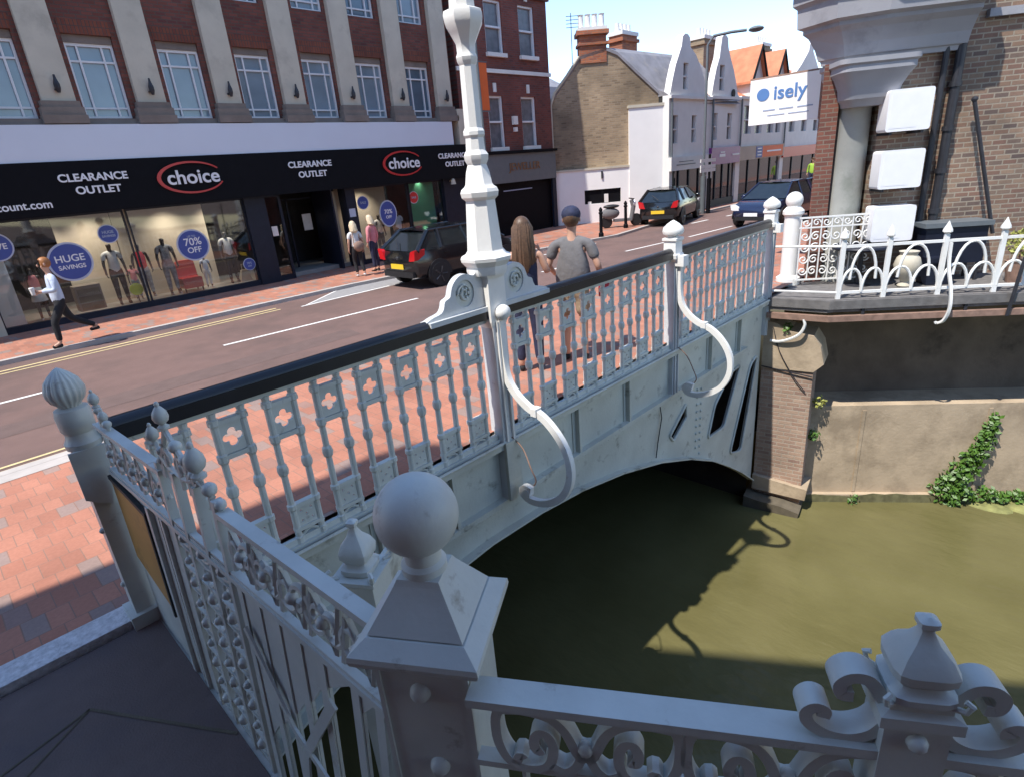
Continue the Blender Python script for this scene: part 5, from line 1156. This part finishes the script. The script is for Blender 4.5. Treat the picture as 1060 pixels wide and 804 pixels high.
# ================================================================= VEHICLES
def car(name, label, loc, rz, paint, L=3.9, W=1.66, H=1.5, rear_plate=None, hatch=True):
    t = thing(name, label, 'car', loc, rz, world=False)
    # local: +x front. stations: x, z_bottom, z_belt, half width
    S = [(-L/2, .42, .78, .60), (-L/2+.08, .30, .93, .74), (-L/2+.35, .26, .99, W/2-.02), (-.9, .24, .98, W/2), (0, .24, .96, W/2), (.75, .24, .94, W/2), (L/2-.75, .25, .90, W/2-.02), (L/2-.30, .27, .80, W/2-.08), (L/2-.05, .34, .66, .66), (L/2, .42, .56, .55)]
    vs = []; fs = []; K = 10
    for x, zb_, zt_, hw in S:
        ring = [(-hw*.86, zb_), (-hw*.98, zb_+.1), (-hw, zb_+(zt_-zb_)*.45), (-hw*.985, zb_+(zt_-zb_)*.72), (-hw*.92, zt_-.015), (hw*.92, zt_-.015), (hw*.985, zb_+(zt_-zb_)*.72), (hw, zb_+(zt_-zb_)*.45), (hw*.98, zb_+.1), (hw*.86, zb_)]
        vs += [(x, y, z) for y, z in ring]
    for i in range(len(S)-1):
        for k in range(K): k2 = (k+1) % K; fs.append((i*K+k, (i+1)*K+k, (i+1)*K+k2, i*K+k2))
    fs.append(tuple(range(K))); fs.append(tuple((len(S)-1)*K+k for k in range(K-1, -1, -1)))
    mb = MB(); mb.add(vs, fs); body = mb.build('body', paint, t, True, .6)
    # greenhouse glass + roof
    xa, xb, xc_, xd = -L/2+.08, -L/2+.60, .30, 1.10
    hb, hr = W/2-.06, W/2-.27
    G = [(xa, .93), (xb, H-.06), (xc_, H-.04), (xd, .93)]
    g0 = [(xa, -hb, .93), (xd+.05, -hb, .92), (xd+.05, hb, .92), (xa, hb, .93), (xb, -hr, H-.07), (xc_, -hr, H-.06), (xc_, hr, H-.06), (xb, hr, H-.07)]
    mb = MB(); mb.add(g0, [(0, 1, 5, 4), (1, 2, 6, 5), (2, 3, 7, 6), (3, 0, 4, 7), (4, 5, 6, 7)]); mb.build('window_glass', 'carglass', t)
    mb = MB(); rr = [(xb-.06, -hr-.02, H-.075), (-.6, -hr-.01, H-.015), (xc_+.02, -hr-.02, H-.055), (xc_+.02, hr+.02, H-.055), (-.6, hr+.01, H-.015), (xb-.06, hr+.02, H-.075), (-.6, 0, H), (xb-.1, 0, H-.05), (xc_+.05, 0, H-.03)]
    mb.add(rr, [(0, 1, 6, 7), (1, 2, 8, 6), (6, 8, 3, 4), (7, 6, 4, 5)])
    for s in (-1, 1):
        for (x0, y0, z0), (x1, y1, z1), w_ in (((xa, hb, .93), (xb, hr, H-.07), .06), ((xd+.05, hb, .92), (xc_, hr, H-.06), .035), ((-.15, hb+.005, .93), (-.2, hr+.005, H-.06), .03), ((-1.05, hb+.005, .93), (-.98, hr+.005, H-.06), .05), ((xb, hr, H-.065), (xc_, hr, H-.05), .03)):
            mb.tube([(x0, s*y0, z0), (x1, s*y1, z1)], w_, 6)
    mb.build('roof', paint, t, True, .8)
    for sx_ in (-L/2+.68, L/2-.72):
        for s in (-1, 1):
            y = s*(W/2-.09)
            mt = Matrix.Translation((sx_, y, .31)) @ Matrix.Rotation(PI/2, 4, 'X')
            mb = MB(); mb.lathe([(.20, -.10), (.29, -.10), (.31, -.07), (.31, .07), (.29, .10), (.20, .10)], 24, mt); wh = mb.build('wheel', 'rubber', t, True, .6)
            mb = MB(); mb.lathe([(.21, -.02), (.20, .092 if s < 0 else -.092), (.05, .075 if s < 0 else -.075)], 20, mt)
            for q in range(5): a = q*2*PI/5; mb.tube([(sx_+.04*math.cos(a), y+s*.09, .31+.04*math.sin(a)), (sx_+.20*math.cos(a), y+s*.1, .31+.20*math.sin(a))], .022, 5)
            mb.build('rim', 'rim', wh)
            mb = MB(); mb.prism(circ(sx_, .33, .37, .36, 24, -.1, PI+.1), lambda a, d, z: Vector((a, d, z)), s*(W/2-.02), s*(W/2+.004)); mb.build('wheel_arch', 'rubber', t)
    for s in (-1, 1):
        mb = MB(); mb.prism(rounded([(.50, .70), (.74, .72), (.79, .98), (.60, .93)], .03, 3), lambda a, d, z: Vector((d, s*a, z)), -L/2-.01, -L/2+.30); mb.build('tail_light', 'taillight', t, True, .6)
        mb = MB(); mb.prism(rounded([(.42, .58), (.72, .62), (.76, .80), (.50, .72)], .03, 3), lambda a, d, z: Vector((d, s*a, z)), L/2-.35, L/2-.03); mb.build('headlight', 'lamplens', t, True, .6)
        mb = MB(); mb.sphere((.72, s*(W/2+.07), .98), .10, 10, 7, (.6, 1, .7)); mb.build('wing_mirror', paint, t, True)
    mb = MB(); mb.box(-L/2-.03, -.26, .50, -L/2-.012, .26, .62) if True else None; mb.build('number_plate', 'plate', t)
    mb = MB(); mb.box(-L/2-.02, -.62, .30, -L/2+.1, .62, .44); mb.build('bumper', 'rubber', t); mb = MB(); mb.box(L/2-.10, -.55, .28, L/2+.01, .55, .40); mb.build('bumper', 'rubber', t)
    mb = MB(); mb.box(L/2-.02, -.24, .42, L/2+.015, .24, .53); mb.build('number_plate', 'plateW', t)
    mb = MB(); mb.tube([(-.2, s_*(W/2+.001), .80) for s_ in (-1,)]+[(-.05, -(W/2+.001), .80)], .015, 5); mb.tube([(-1.0, -(W/2+.001), .82), (-.85, -(W/2+.001), .82)], .012, 5); mb.build('door_handle', paint, t)
    mb = MB(); mb.tube([(xa-.03, -.02, .99), (xa+.18, .30, 1.18)], .012, 5); mb.sphere((-L/2-.0, 0, .76), .045, 10, 6, (.4, 1, 1)); mb.build('rear_wiper', 'rim', t)
    return t
car('hatchback_car', 'black hatchback seen from behind, parked in the bay before the store, red tail lights', (10.35, 12.15, 0), math.radians(-1), 'carblack', 3.75, 1.64, 1.43)
car('parked_car', 'dark hatchback with yellow rear plate, parked at the kerb by the white corner wall', (22.7, 12.55, 0), math.radians(14), 'carblack', 3.9, 1.66, 1.42)
car('approaching_car', 'dark blue car half hidden behind the white ball posts', (22.4, 8.15, 0), math.radians(176), 'carblue', 4.0, 1.7, 1.45)
# scooter beside second car
t = thing('motor_scooter', 'grey motor scooter parked left of the dark hatchback by the white wall', 'scooter', (20.2, 13.35, .08), math.radians(-40), world=False)
for x in (-.6, .6):
    mb = MB(); mt = Matrix.Translation((x, 0, .24)) @ Matrix.Rotation(PI/2, 4, 'X'); mb.lathe([(.1, -.05), (.22, -.05), (.24, 0), (.22, .05), (.1, .05)], 18, mt); mb.build('wheel', 'rubber', t, True, .6)
mb = MB(); mb.sphere((-.45, 0, .55), .32, 12, 8, (1.2, .5, .7)); mb.box(-.3, -.14, .22, .4, .14, .32); mb.tube([(.4, 0, .25), (.5, 0, .75), (.42, 0, 1.0)], .09, 8); mb.build('body', 'greytee', t, True, .8)
mb = MB(); mb.sphere((-.4, 0, .82), .22, 12, 8, (1.5, .7, .35)); mb.build('seat', 'rubber', t, True)
mb = MB(); mb.cyl((.42, -.3, 1.05), (.42, .3, 1.05), .025, n=8); mb.build('handlebar', 'pipe', t)
mb = MB(); mb.sphere((.52, 0, .88), .13, 12, 8, (.5, 1.2, 1)); mb.build('headlight', 'lamplens', t, True)

# ================================================================= PEOPLE
def skinmesh(name, verts, edges, m_, parent, lv=2):
    me = bpy.data.meshes.new(name); me.from_pydata([v[:3] for v in verts], edges, []); o = bpy.data.objects.new(name, me); C.objects.link(o)
    md = o.modifiers.new('s', 'SKIN'); md.use_smooth_shade = True
    sv = me.skin_vertices[0].data
    for i, v in enumerate(verts):
        r = v[3]; sv[i].radius = (r[1], r[0]) if isinstance(r, tuple) else (r, r)
    sv[0].use_root = True
    ss = o.modifiers.new('u', 'SUBSURF'); ss.levels = lv; ss.render_levels = lv
    bpy.context.view_layer.update(); dg = bpy.context.evaluated_depsgraph_get()
    m2 = bpy.data.meshes.new_from_object(o.evaluated_get(dg)); bpy.data.objects.remove(o)
    m2.materials.clear(); m2.materials.append(M[m_]); m2.polygons.foreach_set('use_smooth', [True]*len(m2.polygons))
    ob = bpy.data.objects.new(name, m2); C.objects.link(ob); ob.parent = parent; return ob
def human(label, loc, rz, h=1.75, pose='stand', top='paleblue', bottom='blackcloth', hair='hair', hairlen=0, shoes='blackcloth', sleeves='long', skirt=False, skin='skin', shorts=False, cap=None, arms=None, female=False, nm='person', face=True, cat='person', legs=None, bulk=1.0):
    """local: faces +x, z up"""
    t = thing(nm, label, cat, loc, rz, world=False); k = h/1.75
    sw = .175 if female else .20
    hip = Vector((0, 0, .92)); J = {}
    J['pelvis'] = hip; J['waist'] = Vector((0, 0, 1.08)); J['chest'] = Vector((.0, 0, 1.30)); J['neck'] = Vector((0.0, 0, 1.47)); J['hd'] = Vector((.02, 0, 1.55)); J['head'] = Vector((.03, 0, 1.66))
    lg = legs or {'l': ((.0, .10, .50), (-.02, .11, .09)), 'r': ((.02, -.10, .50), (.0, -.11, .09))}
    ar = arms or {'l': ((-.02, sw+.06, 1.14), (.03, sw+.07, .90)), 'r': ((-.02, -sw-.06, 1.14), (.03, -sw-.07, .90))}
    V = [(*J['pelvis'], (.115, .09)), (*J['waist'], (.10 if female else .11, .08)), (*J['chest'], (.12, .09)), (*J['neck'], .052), (*J['hd'], .055), (*J['head'], (.085, .10))]
    E_ = [(0, 1), (1, 2), (2, 3), (3, 4), (4, 5)]
    def add(p, r, par): V.append((p[0], p[1], p[2], r)); E_.append((par, len(V)-1)); return len(V)-1
    ends = {}
    for s, sg in (('l', 1), ('r', -1)):
        sh = add((0, sg*sw, 1.39), .047, 2); el = add(ar[s][0], .042, sh); wr_ = add(ar[s][1], .028, el)
        d = (Vector(ar[s][1])-Vector(ar[s][0])).normalized(); hd_ = add(Vector(ar[s][1])+d*.07, .034, wr_); ends[s] = (sh, el, wr_, hd_, d)
        hp = add((0, sg*.095, .86), .078, 0); kn = add(lg[s][0], .058, hp); an = add(lg[s][1], .038, kn)
        toe = add((lg[s][1][0]+.13, lg[s][1][1]+sg*.01, lg[s][1][2]-.055), .03, an); ends['leg'+s] = (hp, kn, an, toe)
    sc = lambda VV: [(v[0]*k, v[1]*k, v[2]*k, (v[3][0]*k, v[3][1]*k) if isinstance(v[3], tuple) else v[3]*k) for v in VV]
    skinmesh('body', sc(V), E_, skin, t)
    # fingers as a small fan on each hand
    for s, sg in (('l', 1), ('r', -1)):
        sh, el, wr_, hd_, d = ends[s]; c = Vector(V[hd_][:3]); side = d.cross(Vector((0, 1, 0))).normalized() if abs(d.y) < .9 else Vector((1, 0, 0)); mb = MB()
        for q in range(4):
            b = c+side*(q-1.5)*.018; L_ = (.07, .08, .075, .06)[q]; bend_ = d*L_*.6+Vector((0, -sg*.012, 0)); mb.tube([b*k, (b+bend_)*k, (b+bend_+d*L_*.4+Vector((0, -sg*.025, 0)))*k], [.010*k, .009*k, .007*k], 6)
        mb.tube([(c-d*.03+side*.02)*k, (c+side*.05)*k, (c+side*.055+d*.04)*k], [.011*k, .010*k, .008*k], 6)
        mb.build('fingers', skin, t, True)
    # clothes
    f = 1.16
    T = [(0, 0, .80, ((.17 if female else .20)*bulk, .13*bulk)), (*J['waist'], ((.145 if female else .19)*bulk, .125*bulk)), (*J['chest'], ((.175 if female else .205)*bulk, .135*bulk)), (0, 0, 1.485, .062)]; TE = [(0, 1), (1, 2), (2, 3)]
    for s, sg in (('l', 1), ('r', -1)):
        T.append((0, sg*sw*1.02, 1.385,   .070*bulk**.5)); i = len(T)-1; TE.append((2, i)); e0 = Vector(ar[s][0]); T.append((0, sg*sw*.45, 1.425, .075)); TE.append((2, len(T)-1)); TE.append((len(T)-1, i)); TE.remove((2, i)); s0 = Vector((0, sg*sw, 1.40))
        if sleeves == 'long': T.append((*e0, .058)); q_ = len(T)-1; TE.append((i, q_)); w_ = e0.lerp(Vector(ar[s][1]), .9); T.append((*w_, .040)); TE.append((q_, q_+1))
        elif sleeves == 'short': w_ = s0.lerp(e0, .72); T.append((*w_, .058*bulk**.5)); TE.append((i, len(T)-1))
    if sleeves == 'none': T = [v for v in T[:4]]; TE = [(0, 1), (1, 2), (2, 3)]; T[2] = (0, 0, 1.34, (.175, .125)); T[3] = (0, 0, 1.46, .07)
    skinmesh('shirt' if not skirt else 'dress', sc(T), TE, top, t)
    if skirt:
        mb = MB(); mb.lathe([(.13*k, 1.05*k), (.17*k, .9*k), (.22*k, .62*k), (.21*k, .60*k)], 18); mb.build('skirt', bottom, t, True)
    else:
        B = [(0, 0, 1.06, (.138*bulk, .112*bulk)), (0, 0, .90, (.148*bulk, .12*bulk))]; BE = [(0, 1)]
        for s, sg in (('l', 1), ('r', -1)):
            B.append((0, sg*.095, .84, .104)); i = len(B)-1; BE.append((1, i)); kn = Vector(lg[s][0]); an = Vector(lg[s][1])
            if shorts: q = Vector((0, sg*.095, .84)).lerp(kn, .9); B.append((*q, .092)); BE.append((i, i+1))
            else: B.append((*kn, .074)); BE.append((i, i+1)); q = kn.lerp(an, .93); B.append((*q, .055)); BE.append((i+1, i+2))
        skinmesh('trousers', sc(B), BE, bottom, t)
    for s, sg in (('l', 1), ('r', -1)):
        an = Vector(lg[s][1]); skinmesh('shoe', sc([(an.x-.03, an.y, an.z-.045, .042), (an.x+.06, an.y, an.z-.055, (.042, .035)), (an.x+.16, an.y+sg*.01, an.z-.062, (.036, .026))]), [(0, 1), (1, 2)], shoes, t, 2)
    H_ = J['head']
    mb = MB(); mb.sphere(((H_.x-.018)*k, 0, (H_.z+.022)*k), .112*k, 16, 10, (1.0, .88, 1.02))
    if hair:
        if hairlen: 
            for q in range(9):
                a = PI/2+PI*(q/8); p = Vector((H_.x-.02+.075*math.cos(a), .07*math.sin(a), H_.z+.0)); mb.tube([(p+Vector((.02, -p.y*.4, .07)))*k, p*k, (p+Vector((-.03, 0, -.12)))*k, (p+Vector((-.035, p.y*.2, -.12-hairlen*.5)))*k, (p+Vector((-.02, p.y*.1, -.12-hairlen)))*k], [.04*k, .055*k, .06*k, (.046+.012*(q % 3))*k, .014*k], 7)
        for v in mb.v:   # uncover the face
            if v.x > (H_.x+.045)*k and v.z < (H_.z+.06)*k: v.x = (H_.x+.045)*k
        mb.build('hair', hair, t, True)
    if face:
        mb = MB()
        for s in (-1, 1): mb.sphere(((H_.x+.088)*k, s*.034*k, (H_.z+.005)*k), .013*k, 8, 5)
        mb.box((H_.x+.085)*k, -.025*k, (H_.z-.068)*k, (H_.x+.098)*k, .025*k, (H_.z-.060)*k); mb.build('eyes_and_mouth', 'dark', t)
        mb = MB(); mb.sphere(((H_.x+.102)*k, 0, (H_.z-.022)*k), .018*k, 8, 6, (1, .8, 1.5))
        for s in (-1, 1): mb.sphere((H_.x*k, s*.098*k, (H_.z-.005)*k), .026*k, 8, 6, (.8, .35, 1.2))
        mb.build('nose_and_ears', skin, t, True)
    if cap:
        mb = MB(); mb.sphere(((H_.x-.005)*k, 0, (H_.z+.055)*k), .120*k, 16, 10, (1.02, .93, .82)); mb.sphere(((H_.x+.13)*k, 0, (H_.z+.05)*k), .08*k, 12, 6, (1.1, .95, .12)); mb.build('cap', cap, t, True)
    return t
# walking man, left pavement
w1 = human('ginger man in pale blue shirt and black trousers striding along the shop windows', (1.85, 14.0, FW), math.radians(180), 1.66, top='paleblue', hair='gingerhair',
      legs={'l': ((.20, .10, .53), (.22, .10, .10)), 'r': ((-.12, -.10, .52), (-.52, -.10, .27))},
      arms={'l': ((.02, .27, 1.15), (.26, .16, 1.16)), 'r': ((-.08, -.25, 1.17), (.20, -.20, 1.12))})
t = thing('paper_cup', 'white paper cup held by the striding man in the pale blue shirt', 'cup', (1.55, 13.84, 1.16)); mb = MB(); mb.lathe([(.03, 1.14), (.042, 1.26)], 12, Matrix.Translation((1.50, 13.84, 0))); mb.build('cup_body', 'whitecloth', t)
mb = MB(); mb.lathe([(.045, 1.261), (.04, 1.28)], 12, Matrix.Translation((1.50, 13.84, 0))); mb.build('lid', 'cream', t)
human('pale haired woman in white top and dark trousers outside the shop entrance', (8.95, 14.75, FW), math.radians(80), 1.50, top='whitecloth', bottom='blackcloth', hair='blondhair', hairlen=.12, female=True, sleeves='short', shoes='whitecloth', legs={'l': ((.08, .09, .5), (-.02, .10, .10)), 'r': ((.0, -.09, .5), (-.16, -.10, .12))})
t = thing('shoulder_bag', 'rust red shoulder bag on the back of the pale haired woman', 'bag', (8.93, 14.58, .95)); mb = MB(); mb.sphere((8.93, 14.56, .93), .17, 14, 9, (1, .5, .85)); mb.build('pouch', 'deckbrown', t, True)
mb = MB(); mb.tube([(8.80, 14.6, .98), (8.86, 14.68, 1.30), (9.0, 14.72, 1.30), (9.06, 14.6, .98)], .014, 5); mb.build('strap', 'deckbrown', t)
human('woman in pink top and dark patterned trousers outside the right-hand shop window', (9.75, 15.1, FW), math.radians(110), 1.58, top='pinkcloth', bottom='navycloth', hair='blondhair', hairlen=.05, female=True, sleeves='long')
# couple behind balustrade
human('long haired woman in sleeveless navy top with her back turned, behind the balustrade', (5.32, 4.95, FW), math.radians(35), 1.93, top='navycloth', bottom='navycloth', hair='hair', hairlen=.42, female=True, sleeves='none',
      arms={'l': ((-.03, .24, 1.15), (.06, .26, .90)), 'r': ((.02, -.26, 1.16), (.17, -.18, 1.34))})
human('man in grey T-shirt, dark cap and khaki shorts with his back turned, behind the balustrade', (6.0, 4.72, FW), math.radians(30), 1.96, top='greytee', bottom='khaki', hair='hair', sleeves='short', shorts=True, cap='navycloth', bulk=1.22,
      arms={'l': ((.0, .29, 1.15), (.20, .26, 1.04)), 'r': ((-.03, -.30, 1.13), (.12, -.31, .96))})
t = thing('shoulder_bag', 'dark blue handbag at the hip of the long haired woman', 'bag', (5.2, 4.95, 1.05)); mb = MB(); mb.sphere((5.20, 5.12, 1.10), .16, 14, 9, (.9, .6, 1.1)); mb.build('pouch', 'navycloth', t, True)
mb = MB(); mb.tube([(5.1, 5.12, 1.2), (5.2, 5.02, 1.6), (5.3, 5.12, 1.2)], .012, 5); mb.build('strap', 'blackcloth', t)
t = thing('red_folder', 'red folder tucked at the right hip of the man in grey', 'folder', (6.25, 4.5, 1.0)); mb = MB(); mb.box(6.26, 4.46, .92, 6.48, 4.51, 1.22); mb.build('cover', 'redcloth', t)
mb = MB(); mb.box(6.27, 4.47, .93, 6.47, 4.50, 1.232); mb.build('pages', 'cream', t)
human('distant person in a bright yellow-green high-visibility jacket beyond the blue car', (39.0, 12.3, 0), math.radians(180), 1.75, top='hivis', bottom='navycloth')
# mannequins
mgrp = 'mannequins in the shop windows'
def manq(x, y, h, top, bottom, lab, skirt=False, sk='mannequin', sleeves='short', hair=None): 
    o = human(lab, (x, y, .2), math.radians(-90), h, top=top, bottom=bottom, hair=hair, skirt=skirt, skin=sk, sleeves=sleeves, nm='mannequin', face=False, cat='mannequin', shoes=bottom, female=True); o['group'] = mgrp; return o
manq(1.95, 17.25, 1.25, 'pinkcloth', 'whitecloth', 'mannequin in a coral top and long white skirt at the left end of the window', True, 'mannequin', 'none')
manq(3.62, 17.3, 1.58, 'whitecloth', 'blackcloth', 'dark mannequin in a long white waistcoat left of the window mullion')
manq(4.02, 17.55, .95, 'pinkcloth', 'greycloth', 'child mannequin in a pink top at the foot of the window mullion')
manq(4.32, 17.7, 1.45, 'redcloth', 'greycloth', 'mannequin in a red top half hidden by the window mullion', False, 'mannequin', 'none')
manq(4.82, 17.3, 1.55, 'greycloth', 'greycloth', 'mannequin in grey striped clothes right of the window mullion')
manq(5.75, 17.4, .92, 'paleblue', 'whitecloth', 'child mannequin in pale blue under the 70% OFF sticker')
manq(6.45, 17.4, 1.5, 'whitecloth', 'blackcloth', 'mannequin in a white top and dark trousers near the navy pillar')
manq(11.55, 17.35, 1.4, 'whitecloth', 'blackcloth', 'mannequin in a pale top left of the big sticker above the car')
manq(12.35, 17.35, 1.45, 'paleblue', 'blackcloth', 'mannequin in light blue right of the big sticker above the car')
# red tub chair, framed board, bag
t = thing('tub_chair', 'red padded tub chair in the shop window under the 70% OFF sticker', 'chair', (5.3, 17.3, .2))
mb = MB(); mb.prism(rounded([(4.98, .45), (5.52, .40), (5.50, 1.02), (5.05, 1.02)], .12, 5), lambda a, d, z: Vector((a, d, z)), 17.45, 17.6); mb.build('backrest', 'red', t, True, .6)
mb = MB(); mb.prism(rounded([(5.0, .30), (5.5, .30), (5.5, .58), (5.0, .58)], .05, 4), lambda a, d, z: Vector((a, d, z)), 17.1, 17.45); mb.build('seat', 'red', t, True, .6)
for x in (5.03, 5.47):
    for y in (17.14, 17.56): mb = MB(); mb.cyl((x, y, .2), (x, y, .31), .02, n=6); mb.build('leg', 'blackcloth', t)
t = thing('display_chest', 'dark brown wooden chest standing in the shop window behind the walking man', 'chest', (2.9, 17.4, .2))
mb = MB(); mb.box(2.65, 17.3, .2, 3.2, 17.7, .80); mb.build('carcass', 'darkstone', t); mb = MB()
for z in (.3, .48, .66): mb.box(2.69, 17.285, z-.07, 3.16, 17.299, z+.07)
mb.build('drawer_fronts', 'soil', t)
t = thing('yellow_disc_sign', 'lime yellow round tag low by the window mullion', 'sticker', (4.05, 17.0, .5)); mb = MB(); mb.prism(circ(3.86, .55, .15), FA, -.16, -.14); mb.build('disc', 'lime', t)
mb = MB(); mb.cyl((3.86, 16.97, .22), (3.86, 16.97, .45), .012, n=5); mb.build('stand', 'pipe', t)
t = thing('tote_bag', 'beige tote bag on the display floor beside the white-topped mannequin', 'bag', (6.75, 17.3, .2))
mb = MB(); mb.prism([(6.55, .2), (6.88, .2), (6.8, .52), (6.63, .52)], lambda a, d, z: Vector((a, d, z)), 17.22, 17.34); mb.build('bag_body', 'beige', t); mb = MB(); mb.tube([(6.66, 17.28, .5), (6.67, 17.28, .68), (6.76, 17.28, .68), (6.77, 17.28, .5)], .012, 5); mb.build('handle', 'beige', t)
